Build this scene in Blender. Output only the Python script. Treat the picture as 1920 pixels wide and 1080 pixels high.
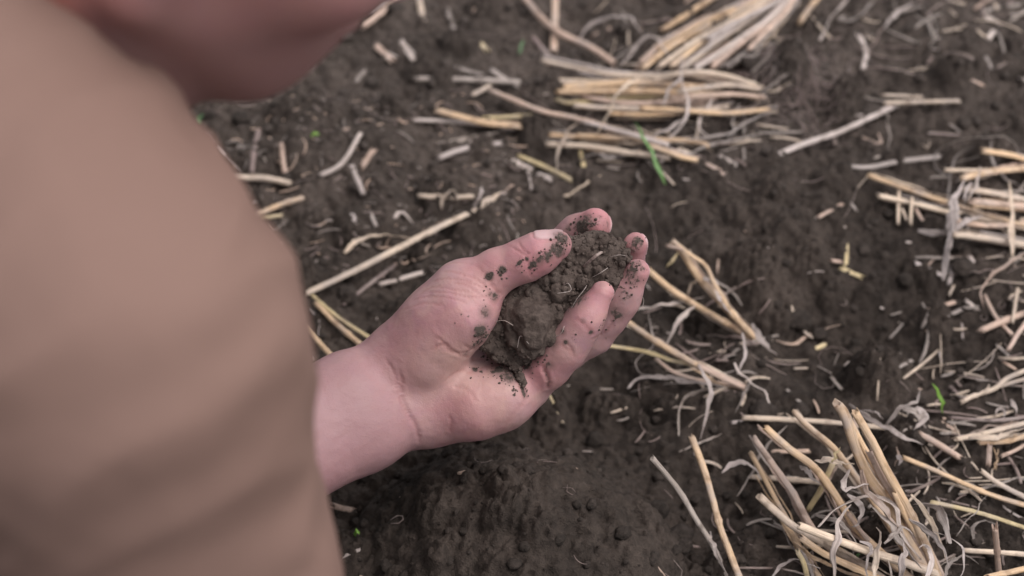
import bpy, math, random
import numpy as np
from mathutils import Vector

# ------------------------------------------------------------------ scene, camera, light
scn = bpy.context.scene
for o in list(bpy.data.objects): bpy.data.objects.remove(o)
COL = scn.collection
random.seed(7); RNG = np.random.default_rng(7)
SUBJECT = 1.28
PITCH = math.radians(47); CAMZ = 1.097; LENS = 80.0
FPX = LENS/36*1920
cd = bpy.data.cameras.new('camera'); cam = bpy.data.objects.new('camera', cd); COL.objects.link(cam)
cam.location = (0, 0, CAMZ); cam.rotation_euler = (math.pi/2-PITCH, 0, 0)
cd.lens = LENS; cd.sensor_width = 36; cd.clip_start = .02; cd.clip_end = 500
cd.dof.use_dof = True; cd.dof.focus_distance = SUBJECT; cd.dof.aperture_fstop = 5.0
scn.camera = cam
w = bpy.data.worlds.new('World'); scn.world = w; w.use_nodes = True
nt = w.node_tree; bg = nt.nodes['Background']
sky = nt.nodes.new('ShaderNodeTexSky'); sky.sky_type = 'NISHITA'; sky.sun_disc = False
SUN_EL, SUN_AZ = math.radians(64), math.radians(98)      # azimuth measured from +Y towards +X
sky.sun_elevation = SUN_EL; sky.sun_rotation = SUN_AZ; sky.air_density = 1.2; sky.dust_density = 4
hs = nt.nodes.new('ShaderNodeHueSaturation'); hs.inputs['Saturation'].default_value = .22   # cloud-grey sky
nt.links.new(sky.outputs[0], hs.inputs['Color']); nt.links.new(hs.outputs[0], bg.inputs[0])
bg.inputs[1].default_value = .15
sd = bpy.data.lights.new('sun', 'SUN'); sun = bpy.data.objects.new('sun', sd); COL.objects.link(sun)
sd.energy = 1.0; sd.angle = math.radians(50); sd.color = (1, .96, .94)
sdir = Vector((math.sin(SUN_AZ)*math.cos(SUN_EL), math.cos(SUN_AZ)*math.cos(SUN_EL), math.sin(SUN_EL)))
sun.rotation_euler = sdir.to_track_quat('Z', 'Y').to_euler(); sun.location = sdir*5
vs = scn.view_settings; vs.view_transform = 'Standard'; vs.look = 'None'; vs.gamma = 1; vs.exposure = 0.30
scn.render.resolution_x = 1024; scn.render.resolution_y = 576
scn.cycles.max_bounces = 6

# ------------------------------------------------------------------ maths helpers
CF = np.array([0, math.cos(PITCH), -math.sin(PITCH)]); CU = np.array([0, math.sin(PITCH), math.cos(PITCH)])
CR = np.array([1., 0, 0]); CP = np.array([0, 0, CAMZ])
def P(px, py, d):                         # a point of the place from its direction and distance
    return CP + CF*d + CR*((px-960)/FPX*d) + CU*((540-py)/FPX*d)
def project(V):
    q = V-CP; d = q@CF
    return 960+(q@CR)/d*FPX, 540-(q@CU)/d*FPX, d
_perm = np.random.default_rng(3).permutation(256); _perm = np.concatenate([_perm, _perm, _perm])
_g = np.random.default_rng(4).normal(size=(256, 3)); _g /= np.linalg.norm(_g, axis=1)[:, None]
def perlin(p):
    pi = np.floor(p).astype(np.int64); pf = p-pi; pi &= 255
    u = pf*pf*pf*(pf*(pf*6-15)+10); out = 0
    for dx in (0, 1):
        for dy in (0, 1):
            for dz in (0, 1):
                h = _perm[_perm[_perm[pi[..., 0]+dx]+pi[..., 1]+dy]+pi[..., 2]+dz]
                g = _g[h]; f = pf-np.array([dx, dy, dz])
                wgt = (u[..., 0] if dx else 1-u[..., 0])*(u[..., 1] if dy else 1-u[..., 1])*(u[..., 2] if dz else 1-u[..., 2])
                out = out+wgt*(g*f).sum(-1)
    return out
def fbm(p, octv=4, gain=.5):
    a = 1; s = 0; q = p
    for i in range(octv):
        s = s+a*perlin(q); q = q*2.03+17.1; a *= gain
    return s
def smin(a, b, k):
    h = np.clip(.5+.5*(b-a)/k, 0, 1)
    return b*(1-h)+a*h-k*h*(1-h)
def cone(p, a, b, ra, rb):
    a = np.asarray(a, float); b = np.asarray(b, float); ba = b-a; pa = p-a
    h = np.clip(pa@ba/(ba@ba+1e-12), 0, 1)
    return np.linalg.norm(pa-h[..., None]*ba, axis=-1)-(ra+(rb-ra)*h)
def ellip(p, c, r, ax=None):
    q = p-np.asarray(c, float)
    if ax is not None: q = q@np.asarray(ax).T
    r = np.asarray(r, float); k0 = np.linalg.norm(q/r, axis=-1); k1 = np.linalg.norm(q/(r*r), axis=-1)
    return k0*(k0-1)/np.maximum(k1, 1e-9)
def mesh_sdf(f, lo, hi, vox, B=12):
    """surface nets over a signed distance function, evaluated only in blocks near the surface"""
    lo = np.asarray(lo, float); hi = np.asarray(hi, float)
    n = (np.ceil((hi-lo)/vox/B).astype(int)+1)
    D = np.full(n*B, 1.0, np.float32)
    bi = np.stack(np.meshgrid(*[np.arange(k) for k in n], indexing='ij'), -1).reshape(-1, 3)
    bc = lo+(bi+.5)*B*vox
    dc = f(bc); near = np.abs(dc) < B*vox*.95+.004
    loc = np.stack(np.meshgrid(*[np.arange(B)]*3, indexing='ij'), -1).reshape(-1, 3)
    for k in np.nonzero(~near & (dc < 0))[0]:
        i, j, l = bi[k]*B; D[i:i+B, j:j+B, l:l+B] = -1
    idx = np.nonzero(near)[0]
    for s in range(0, len(idx), 200):
        ks = idx[s:s+200]
        pts = lo+(bi[ks][:, None, :]*B+loc[None])*vox
        v = f(pts.reshape(-1, 3)).reshape(len(ks), B, B, B)
        for q, k in enumerate(ks):
            i, j, l = bi[k]*B; D[i:i+B, j:j+B, l:l+B] = v[q]
    S = D < 0
    corners = [(a, b, c) for a in (0, 1) for b in (0, 1) for c in (0, 1)]
    nx, ny, nz = D.shape
    def sub(A, c): return A[c[0]:nx-1+c[0], c[1]:ny-1+c[1], c[2]:nz-1+c[2]]
    cnt = sum(sub(S, c).astype(np.int8) for c in corners)
    act = (cnt > 0) & (cnt < 8)
    cells = np.argwhere(act); vid = np.full(act.shape, -1, np.int32); vid[act] = np.arange(len(cells))
    acc = np.zeros((len(cells), 3)); num = np.zeros(len(cells))
    for a in corners:
        for ax in range(3):
            if a[ax]: continue
            b = list(a); b[ax] = 1
            ia = cells+a; ib = cells+b
            da = D[ia[:, 0], ia[:, 1], ia[:, 2]]; db = D[ib[:, 0], ib[:, 1], ib[:, 2]]
            m = (da < 0) != (db < 0)
            t = np.where(m, da/np.where(da == db, 1, da-db), 0)
            pt = np.array(a, float)[None].repeat(len(cells), 0); pt[:, ax] = t
            acc[m] += pt[m]; num[m] += 1
    V = lo+(cells+acc/num[:, None])*vox
    faces = []
    for ax in range(3):
        u, v_ = [(1, 2), (2, 0), (0, 1)][ax]
        sl0 = [slice(1, -1)]*3; sl0[ax] = slice(0, -1); sl1 = list(sl0); sl1[ax] = slice(1, None)
        a = S[tuple(sl0)]; b = S[tuple(sl1)]
        e = np.argwhere(a != b)
        if not len(e): continue
        base = e.copy(); base[:, u] += 1; base[:, v_] += 1
        inside = a[e[:, 0], e[:, 1], e[:, 2]]
        def c(du, dv):
            q = base.copy(); q[:, u] -= du; q[:, v_] -= dv
            return vid[q[:, 0], q[:, 1], q[:, 2]]
        f4 = np.stack([c(1, 1), c(0, 1), c(0, 0), c(1, 0)], 1)
        f4[~inside] = f4[~inside][:, ::-1]
        faces.append(f4[(f4 >= 0).all(1)])
    return V, np.concatenate(faces)
def mk(name, V, F, mat=None, parent=None, smooth=True, loc=None):
    me = bpy.data.meshes.new(name); V = np.asarray(V, float)
    if loc is not None: V = V-np.asarray(loc)
    if isinstance(F, np.ndarray):
        k = F.shape[1]; me.vertices.add(len(V)); me.vertices.foreach_set('co', V.astype(np.float32).ravel())
        me.loops.add(F.size); me.loops.foreach_set('vertex_index', F.astype(np.int32).ravel())
        me.polygons.add(len(F)); me.polygons.foreach_set('loop_start', np.arange(0, F.size, k, dtype=np.int32))
        me.update(calc_edges=True); me.validate()
    else:
        me.from_pydata([tuple(v) for v in V], [], [tuple(int(i) for i in f) for f in F]); me.update()
    if smooth: me.polygons.foreach_set('use_smooth', np.ones(len(me.polygons), bool))
    if mat: me.materials.append(mat)
    o = bpy.data.objects.new(name, me); COL.objects.link(o)
    if loc is not None: o.location = loc
    if parent is not None: o.parent = parent
    return o
def attr(o, name, val):
    a = o.data.attributes.new(name, 'FLOAT', 'POINT'); a.data.foreach_set('value', np.asarray(val, np.float32))
def tag(o, label, cat=None, group=None, kind=None):
    if label: o['label'] = label
    if cat: o['category'] = cat
    if group: o['group'] = group
    if kind: o['kind'] = kind
    return o
def empty(name, loc):
    o = bpy.data.objects.new(name, None); COL.objects.link(o); o.location = loc; o.empty_display_size = .01
    return o
def normals(V, F):
    a = V[F[:, 0]]; b = V[F[:, 1]]; c = V[F[:, 2]]; d = V[F[:, 3]]
    fn = np.cross(c-a, d-b); N = np.zeros_like(V)
    for k in range(4): np.add.at(N, F[:, k], fn)
    return N/np.maximum(np.linalg.norm(N, axis=1), 1e-12)[:, None]

# ------------------------------------------------------------------ materials
class NT:
    def __init__(s, name):
        s.m = bpy.data.materials.new(name); s.m.use_nodes = True; s.t = s.m.node_tree
        s.b = s.t.nodes['Principled BSDF']
    def n(s, typ, **kw):
        x = s.t.nodes.new(typ)
        for k, v in kw.items():
            if k in x.inputs: x.inputs[k].default_value = v
            else: setattr(x, k, v)
        return x
    def l(s, a, b): s.t.links.new(a, b)
    def set(s, **kw):
        for k, v in kw.items(): s.b.inputs[k.replace('_', ' ')].default_value = v
    def noise(s, scale, detail=4, rough=.55, vec=None, dist=0):
        x = s.n('ShaderNodeTexNoise'); x.inputs['Scale'].default_value = scale; x.inputs['Detail'].default_value = detail
        x.inputs['Roughness'].default_value = rough; x.inputs['Distortion'].default_value = dist
        if vec is not None: s.l(vec, x.inputs['Vector'])
        return x.outputs['Fac']
    def ramp(s, fac, stops):
        r = s.n('ShaderNodeValToRGB'); e = r.color_ramp.elements
        while len(e) < len(stops): e.new(.5)
        for q, (p, c) in zip(e, stops): q.position = p; q.color = (*c, 1) if len(c) == 3 else c
        s.l(fac, r.inputs[0]); return r.outputs[0]
    def mix(s, fac, a, b, mode='MIX'):
        x = s.n('ShaderNodeMix', data_type='RGBA', blend_type=mode)
        for v, i in ((fac, 0), (a, 6), (b, 7)):
            if hasattr(v, 'is_linked'): s.l(v, x.inputs[i])
            else: x.inputs[i].default_value = v if i == 0 else (*v, 1)
        return x.outputs[2]
    def math(s, op, a, b=0., clamp=False):
        x = s.n('ShaderNodeMath', operation=op, use_clamp=clamp)
        for i, v in enumerate((a, b)):
            if hasattr(v, 'is_linked'): s.l(v, x.inputs[i])
            else: x.inputs[i].default_value = v
        return x.outputs[0]
    def attr(s, name): return s.n('ShaderNodeAttribute', attribute_name=name).outputs['Fac']
    def obj(s): return s.n('ShaderNodeTexCoord').outputs['Object']
    def bump(s, h, strength, dist, prev=None):
        x = s.n('ShaderNodeBump'); x.inputs['Strength'].default_value = strength; x.inputs['Distance'].default_value = dist
        s.l(h, x.inputs['Height'])
        if prev is not None: s.l(prev, x.inputs['Normal'])
        return x.outputs[0]
    def color(s, c): s.l(c, s.b.inputs['Base Color'])
    def normal(s, c): s.l(c, s.b.inputs['Normal'])

def soil_material(name, dark, light, k=1., BS=1., PALE=1.):
    m = NT(name); v = m.n('ShaderNodeNewGeometry').outputs['Position']
    a = m.noise(14*k, 5, .6, v); b = m.noise(160*k, 5, .65, v); c = m.noise(900*k, 3, .6, v)
    base = m.mix(m.ramp(a, [(.35, (0, 0, 0)), (.68, (1, 1, 1))]), dark, light)
    base = m.mix(.8, base, m.ramp(b, [(.28, (.45, .44, .43)), (.7, (1.5, 1.48, 1.45))]), 'MULTIPLY')
    base = m.mix(m.ramp(c, [(.66, (0, 0, 0)), (.74, (.45, .45, .45))]), base, (light[0]*2.2, light[1]*2.2, light[2]*2.2))
    # paler with distance along Y, broken up by noise
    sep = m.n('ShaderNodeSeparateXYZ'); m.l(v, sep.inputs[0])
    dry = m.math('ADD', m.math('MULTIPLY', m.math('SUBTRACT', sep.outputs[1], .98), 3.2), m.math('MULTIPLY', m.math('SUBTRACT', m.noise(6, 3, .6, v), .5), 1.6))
    dry = m.math('MULTIPLY', m.math('MAXIMUM', m.math('MINIMUM', dry, 1.), 0.), PALE)
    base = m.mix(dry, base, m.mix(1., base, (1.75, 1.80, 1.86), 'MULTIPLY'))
    m.color(base); m.set(Roughness=.95); m.b.inputs['Specular IOR Level'].default_value = .2
    n1 = m.bump(b, BS*.9, .004); n2 = m.bump(c, BS*.8, .0012, n1); m.normal(n2)
    return m.m
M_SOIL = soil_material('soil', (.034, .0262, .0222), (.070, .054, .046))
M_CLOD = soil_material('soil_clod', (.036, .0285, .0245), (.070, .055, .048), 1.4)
M_DAMP = soil_material('damp_soil', (.076, .0565, .049), (.112, .086, .075), 2.2, .55, 0.)

def straw_material(name, c1, c2, c3):
    m = NT(name); uv = m.n('ShaderNodeUVMap').outputs[0]
    mp = m.n('ShaderNodeMapping'); mp.inputs['Scale'].default_value = (26, 14, 1); m.l(uv, mp.inputs[0])
    rnd = m.n('ShaderNodeObjectInfo').outputs['Random']
    cmb = m.n('ShaderNodeCombineXYZ'); m.l(m.math('MULTIPLY', rnd, 40.), cmb.inputs[0]); m.l(cmb.outputs[0], mp.inputs['Location'])
    st = m.noise(1, 4, .6, mp.outputs[0])
    blot = m.noise(110, 3, .6, m.n('ShaderNodeNewGeometry').outputs['Position'])
    c = m.mix(m.ramp(st, [(.38, (0, 0, 0)), (.62, (1, 1, 1))]), c1, c2)
    bb_ = m.noise(45, 3, .6, m.n('ShaderNodeNewGeometry').outputs['Position'])
    c = m.mix(m.ramp(bb_, [(.45, (0, 0, 0)), (.7, (.75, .75, .75))]), c, (.40, .33, .30))
    c = m.mix(m.ramp(st, [(.30, (.7, .7, .7)), (.42, (0, 0, 0))]), c, c3)
    c = m.mix(m.ramp(blot, [(.54, (0, 0, 0)), (.70, (.85, .85, .85))]), c, c3)
    c = m.mix(.55, c, m.ramp(rnd, [(0, (.66, .63, .60)), (.5, (1, 1, 1)), (1, (1.22, 1.18, 1.08))]), 'MULTIPLY')
    m.color(c); m.set(Roughness=.55); m.normal(m.bump(st, .8, .0008))
    m.b.inputs['Subsurface Weight'].default_value = 0
    return m.m
STRAW = dict(
    g=straw_material('golden_straw', (0.550, 0.362, 0.211), (0.755, 0.538, 0.359), (0.306, 0.186, 0.110)),
    t=straw_material('tan_straw', (0.458, 0.319, 0.248), (0.664, 0.483, 0.396), (0.245, 0.166, 0.132)),
    p=straw_material('pale_straw', (0.555, 0.425, 0.330), (0.743, 0.602, 0.484), (0.315, 0.231, 0.179)),
    w=straw_material('bleached_straw', (0.437, 0.360, 0.336), (0.614, 0.525, 0.496), (0.252, 0.200, 0.179)),
    k=straw_material('weathered_straw', (0.242, 0.200, 0.181), (0.437, 0.372, 0.342), (0.158, 0.126, 0.110)),
    b=straw_material('brown_straw', (0.173, 0.122, 0.110), (0.306, 0.225, 0.210), (0.102, 0.074, 0.066)),
    y=straw_material('yellow_straw', (0.555, 0.425, 0.224), (0.732, 0.590, 0.354), (0.378, 0.283, 0.153)))
def leaf_mat(name, a, b):
    m = NT(name); uv = m.n('ShaderNodeUVMap').outputs[0]
    mp = m.n('ShaderNodeMapping'); mp.inputs['Scale'].default_value = (10, 20, 1); m.l(uv, mp.inputs[0])
    m.color(m.mix(m.noise(1, 3, .5, mp.outputs[0]), a, b)); m.set(Roughness=.45)
    m.b.inputs['Transmission Weight'].default_value = 0
    return m.m
M_GREEN = leaf_mat('fresh_green', (.075, .17, .045), (.15, .27, .08))
M_BRIGHT = leaf_mat('bright_green', (.13, .27, .03), (.22, .38, .06))
M_DULLG = leaf_mat('dull_green', (.06, .15, .055), (.12, .22, .09))
# ------------------------------------------------------------------ ground
GX0, GX1, GY0, GY1, GS = -.46, .46, .70, 1.40, .0014
gx = np.arange(GX0, GX1+GS/2, GS); gy = np.arange(GY0, GY1+GS/2, GS)
def flat(px, py, z=0.):                   # where the sight line through a photo point meets height z
    q = P(px, py, 1.)-CP; t = (z-CAMZ)/q[2]; return CP+q*t
def macro(X, Y):
    Z = np.zeros_like(X)
    for px, py, s, h in [(1130, 760, .035, -.022), (1370, 590, .016, -.013), (1330, 920, .028, -.024),
                         (1640, 705, .013, .012), (1500, 640, .03, -.006), (1560, 400, .05, .010), (1280, 360, .025, .008), (1470, 170, .018, .016),
                         (900, 430, .018, .010), (780, 280, .05, .006), (1750, 150, .04, .010), (1700, 620, .03, -.008),
                         (1290, 590, .02, -.008), (1500, 860, .025, -.008), (700, 1050, .03, -.012), (1850, 480, .03, .006),
                         (1080, 60, .05, -.006), (600, 260, .03, .006), (1480, 470, .012, .007), (1250, 860, .02, .006)]:
        c = flat(px, py); Z = Z+h*(1.35 if abs(h) < .02 else 1)*np.exp(-((X-c[0])**2+(Y-c[1])**2)/(2*s*s))
    c = flat(955, 1060); d2 = ((X-c[0])/.105)**2+((Y-c[1])/.088)**2
    return Z+.060*np.clip(1-d2, 0, 1)**.8
def base_noise(X, Y, fine=True):
    p = np.stack([X, Y, np.zeros_like(X)], -1)
    Z = .014*fbm(p*9, 3)+.011*fbm(p*30+5, 3)
    return Z+(.0050*fbm(p*100+9, 5, .62) if fine else 0)
XX, YY = np.meshgrid(gx, gy, indexing='ij')
H = macro(XX, YY)+base_noise(XX, YY)
pp = np.stack([XX, YY, XX*0+3.3], -1)
WX = XX+.004*fbm(pp*90, 3); WY = YY+.004*fbm(pp*90+31, 3); FN = fbm(pp*260, 3)
rr = np.random.default_rng(11)
def blur(A, k):
    for ax in (0, 1):
        c = np.cumsum(np.concatenate([np.repeat(np.take(A, [0], ax), k+1, ax), A, np.repeat(np.take(A, [-1], ax), k, ax)], ax), ax)
        n = A.shape[ax]
        A = (np.take(c, range(2*k+1, 2*k+1+n), ax)-np.take(c, range(0, n), ax))/(2*k+1)
    return A
HB = blur(blur(H, 6), 6)
def stamp(cx, cy, r, hgt, sink):
    global H
    m = r*1.5+.006
    i0, i1 = int((cx-m-GX0)/GS), int((cx+m-GX0)/GS)+2; j0, j1 = int((cy-m-GY0)/GS), int((cy+m-GY0)/GS)+2
    i0 = max(i0, 0); j0 = max(j0, 0)
    if i1 <= i0 or j1 <= j0 or i0 >= len(gx) or j0 >= len(gy): return
    s = (slice(i0, i1), slice(j0, j1)); a = rr.uniform(0, 3.14); e = rr.uniform(.65, 1)
    dx = WX[s]-cx; dy = WY[s]-cy; u = (dx*math.cos(a)+dy*math.sin(a))/r; v = (-dx*math.sin(a)+dy*math.cos(a))/(r*e)
    q = 1-u*u-v*v; b = HB[s]
    top = b-sink*r+hgt*r*np.sqrt(np.clip(q, 0, 1))*(1+.5*FN[s])+u*r*rr.uniform(-.25, .25)
    H[s] = np.where(q > 0, np.maximum(H[s], top), H[s])
for k in range(120):
    stamp(rr.uniform(GX0, GX1), rr.uniform(GY0, GY1), rr.uniform(.011, .024), rr.uniform(.75, 1.1), .22)
for k in range(230):
    stamp(rr.uniform(GX0, GX1), rr.uniform(GY0, GY1), rr.uniform(.007, .014), rr.uniform(.8, 1.1), .2)
for k in range(1700):
    stamp(rr.uniform(GX0, GX1), rr.uniform(GY0, GY1), rr.uniform(.0035, .008), rr.uniform(.6, .95), .2)
for k in range(9000):
    stamp(rr.uniform(GX0, GX1), rr.uniform(GY0, GY1), .0015+.0025*rr.random()**2, rr.uniform(.7, 1.1), .1)
for px, py, r in [(1640, 705, .019), (1480, 170, .022), (900, 425, .014), (865, 445, .012), (1250, 745, .010), (940, 1030, .013), (1730, 600, .009), (1560, 560, .010), (1390, 500, .012), (640, 420, .009)]:
    c = flat(px, py); stamp(c[0], c[1], r, 1.05, .1)
H += .0011*FN
def bil(A, x, y):
    fx = np.clip((np.asarray(x)-GX0)/GS, 0, len(gx)-1.001); fy = np.clip((np.asarray(y)-GY0)/GS, 0, len(gy)-1.001)
    i = fx.astype(int); j = fy.astype(int); u = fx-i; v = fy-j
    return A[i, j]*(1-u)*(1-v)+A[i+1, j]*u*(1-v)+A[i, j+1]*(1-u)*v+A[i+1, j+1]*u*v
HS = blur(blur(H, 4), 4)
def Hat(x, y, fine=False): return bil(H if fine else HS, x, y)
# one sheet: the fine core, then rings of widening cells out to the horizon
def stretch(a0, a1, s):
    steps = []; x = 0; d = s
    while x < 150:
        d = min(d*1.08, .0045) if x < .55 else d*1.3
        x += d; steps.append(x)
    core = np.arange(a0, a1+s/2, s); st = np.array(steps)
    return np.concatenate([core[0]-st[::-1], core, core[-1]+st])
ax_ = stretch(GX0, GX1, GS); ay_ = stretch(GY0, GY1, GS)
AX, AY = np.meshgrid(ax_, ay_, indexing='ij')
HZ = bil(H, AX, AY)
dist = np.maximum(np.maximum(GX0-AX, AX-GX1), np.maximum(GY0-AY, AY-GY1)).clip(0)
out_ = dist > 0; po = np.stack([AX, AY, AX*0], -1)[out_]
far = np.where(dist[out_] < .8, base_noise(po[:, 0], po[:, 1]), base_noise(po[:, 0], po[:, 1], False))+.012*fbm(po*2.1, 2)+macro(po[:, 0], po[:, 1])
nearf = np.clip(1-dist[out_]/.8, 0, 1); far += nearf*(.0075*np.clip(.35-np.abs(perlin(po*75+3)), 0, 1)*2+.004*np.clip(perlin(po*190+8)+.1, 0, 1)*2)
tt = np.clip(dist[out_]/.03, 0, 1); HZ[out_] = HZ[out_]*(1-tt)+far*tt
V = np.stack([AX, AY, HZ], -1).reshape(-1, 3); nyy = len(ay_)
ii, jj = np.meshgrid(np.arange(len(ax_)-1), np.arange(nyy-1), indexing='ij'); q = (ii*nyy+jj).ravel()
F = np.stack([q, q+nyy, q+nyy+1, q+1], 1)
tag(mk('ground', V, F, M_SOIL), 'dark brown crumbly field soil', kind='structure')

# loose crumbs lying on the soil
def ico(sub=1):
    t = (1+5**.5)/2
    v = [(-1, t, 0), (1, t, 0), (-1, -t, 0), (1, -t, 0), (0, -1, t), (0, 1, t), (0, -1, -t), (0, 1, -t), (t, 0, -1), (t, 0, 1), (-t, 0, -1), (-t, 0, 1)]
    f = [(0, 11, 5), (0, 5, 1), (0, 1, 7), (0, 7, 10), (0, 10, 11), (1, 5, 9), (5, 11, 4), (11, 10, 2), (10, 7, 6), (7, 1, 8), (3, 9, 4), (3, 4, 2), (3, 2, 6), (3, 6, 8), (3, 8, 9), (4, 9, 5), (2, 4, 11), (6, 2, 10), (8, 6, 7), (9, 8, 1)]
    v = [np.array(a)/np.linalg.norm(a) for a in v]
    for _ in range(sub):
        c = {}; g = []
        def mid(a, b):
            k = (min(a, b), max(a, b))
            if k not in c: m = v[a]+v[b]; v.append(m/np.linalg.norm(m)); c[k] = len(v)-1
            return c[k]
        for a, b, d in f:
            x, y, z = mid(a, b), mid(b, d), mid(d, a); g += [(a, x, z), (b, y, x), (d, z, y), (x, y, z)]
        f = g
    return np.array(v), np.array(f)
IV1, IF1 = ico(1); IV2, IF2 = ico(2)
def lumps(centres, radii, seed, big=False, flat_=.75):
    r_ = np.random.default_rng(seed); iv, if_ = (IV2, IF2) if big else (IV1, IF1)
    n = len(centres); off = r_.uniform(0, 90, (n, 1, 3))
    d = 1+.42*fbm(iv[None]*1.1+off, 2)+.2*perlin(iv[None]*3.1+off)
    sc = np.stack([r_.uniform(.8, 1.2, n), r_.uniform(.7, 1.1, n), r_.uniform(flat_-.2, flat_+.15, n)], 1)
    V = iv[None]*d[..., None]*sc[:, None]*radii[:, None, None]
    a = r_.uniform(0, 6.28, n); c, s = np.cos(a)[:, None], np.sin(a)[:, None]
    x = V[..., 0]*c-V[..., 1]*s; y = V[..., 0]*s+V[..., 1]*c
    V = np.stack([x, y, V[..., 2]], -1)+centres[:, None]
    F = (if_[None]+np.arange(n)[:, None, None]*len(iv)).reshape(-1, 3)
    return V.reshape(-1, 3), F
n = 11000
cx = rr.uniform(-.8, .8, n); cy = rr.uniform(.40, 1.75, n); rad = .0008+.0032*rr.random(n)**3
V, F = lumps(np.stack([cx, cy, Hat(cx, cy, True)+rad*.3], 1), rad, 5)
tag(mk('soil_crumbs', V, F, M_CLOD), 'small loose soil crumbs scattered over the field surface', 'soil crumbs', kind='stuff')
n = 500
cx = rr.uniform(-.85, .85, n); cy = rr.uniform(.4, 1.8, n); rad = .0035+.005*rr.random(n)**2
V, F = lumps(np.stack([cx, cy, Hat(cx, cy)+rad*.35], 1), rad, 6, True)
tag(mk('soil_clods', V, F, M_CLOD), 'loose rounded soil clods lying among the crumbs', 'soil clods', kind='stuff')

# ------------------------------------------------------------------ straw builders
def catmull(pts, step):
    pts = np.asarray(pts, float)
    if len(pts) == 2:
        n = max(2, int(np.linalg.norm(pts[1]-pts[0])/step)+1); return pts[0]+(pts[1]-pts[0])*np.linspace(0, 1, n)[:, None]
    e = np.vstack([2*pts[0]-pts[1], pts, 2*pts[-1]-pts[-2]]); out = []
    for i in range(1, len(e)-2):
        a, b, c, d = e[i-1:i+3]; n = max(2, int(np.linalg.norm(c-b)/step)+1)
        for t in np.linspace(0, 1, n, endpoint=False):
            out.append(.5*((2*b)+(c-a)*t+(2*a-5*b+4*c-d)*t*t+(3*b-a-3*c+d)*t**3))
    out.append(e[-2]); return np.array(out)
def frame(L):
    T = np.gradient(L, axis=0); T /= np.linalg.norm(T, axis=1)[:, None]+1e-12
    up = np.array([0, -.25, 1.]); S = np.cross(T, up); nn = np.linalg.norm(S, axis=1)
    S[nn < .15] = np.cross(T[nn < .15], [1, 0, 0.]); S /= np.linalg.norm(S, axis=1)[:, None]
    for i in range(1, len(S)):
        if S[i]@S[i-1] < 0: S[i] = -S[i]
    N = np.cross(S, T); return T, S, N
def uvset(o, uv):
    l = o.data.uv_layers.new(name='UVMap'); vi = np.empty(len(o.data.loops), np.int32); o.data.loops.foreach_get('vertex_index', vi)
    l.data.foreach_set('uv', np.asarray(uv, np.float32)[vi].ravel())
def stalk_mesh(name, L, dia, mat, parent, rnd, flatn=.8, node=True, fray=.3):
    """hollow straw: outer skin, rim and a few millimetres of inner wall at both ends"""
    if flatn == .8: flatn = rnd.uniform(.42, .88)
    K = 10; T, S, N = frame(L); n = len(L); s = np.concatenate([[0], np.cumsum(np.linalg.norm(np.diff(L, axis=0), axis=1))])
    r = np.full(n, dia/2); r *= 1+.05*np.sin(s*rnd.uniform(40, 90)+rnd.uniform(0, 6))+.015*rnd.standard_normal(n)+.10*(np.linspace(0, 1, n)-.5)*rnd.uniform(-1, 1)
    if node and s[-1] > .035:
        sn = s[-1]*rnd.uniform(.35, .75); r *= 1+.28*np.exp(-((s-sn)/.0016)**2)-.08*np.exp(-((s-sn-.004)/.003)**2)
    L = L+S*(rnd.standard_normal(n)*dia*.012)[:, None]
    ang = np.linspace(0, 2*math.pi, K, endpoint=False)+rnd.uniform(0, 6); tw = rnd.uniform(0, 3)
    rows = []; uv = []
    def row(i, rad, shift, jag=0):
        c, sn_ = np.cos(ang), np.sin(ang); j = jag*rnd.uniform(-1.6, 1.2, K)*dia
        rows.append(L[i]+rad*(S[i]*c[:, None]+N[i]*(sn_*flatn)[:, None])+T[i]*(shift+j)[:, None]); uv.append(np.stack([np.abs(np.linspace(-1, 1, K))*.5+tw, np.full(K, s[i]*3)], 1))
    z = np.zeros(K); ja = fray; jr = rnd.bit_generator.state
    row(1, r[1]*.62, z); st = rnd.bit_generator.state; row(0, r[0]*.72, z, ja); rnd.bit_generator.state = st; row(0, r[0], z, ja)
    for i in range(1, n-1): row(i, r[i], z)
    st = rnd.bit_generator.state; row(n-1, r[-1], z, ja); rnd.bit_generator.state = st; row(n-1, r[-1]*.72, z, ja); row(n-2, r[-2]*.62, z)
    V = np.concatenate(rows); m = len(rows); F = []
    for i in range(m-1):
        for k in range(K): F.append((i*K+k, i*K+(k+1) % K, (i+1)*K+(k+1) % K, (i+1)*K+k))
    F.append(tuple(range(K))[::-1]); F.append(tuple(range((m-1)*K, m*K)))
    me_loc = L[0] if parent is None else None
    o = mk(name, V, F, mat, parent, True, me_loc); uvset(o, np.concatenate(uv)); return o
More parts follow.
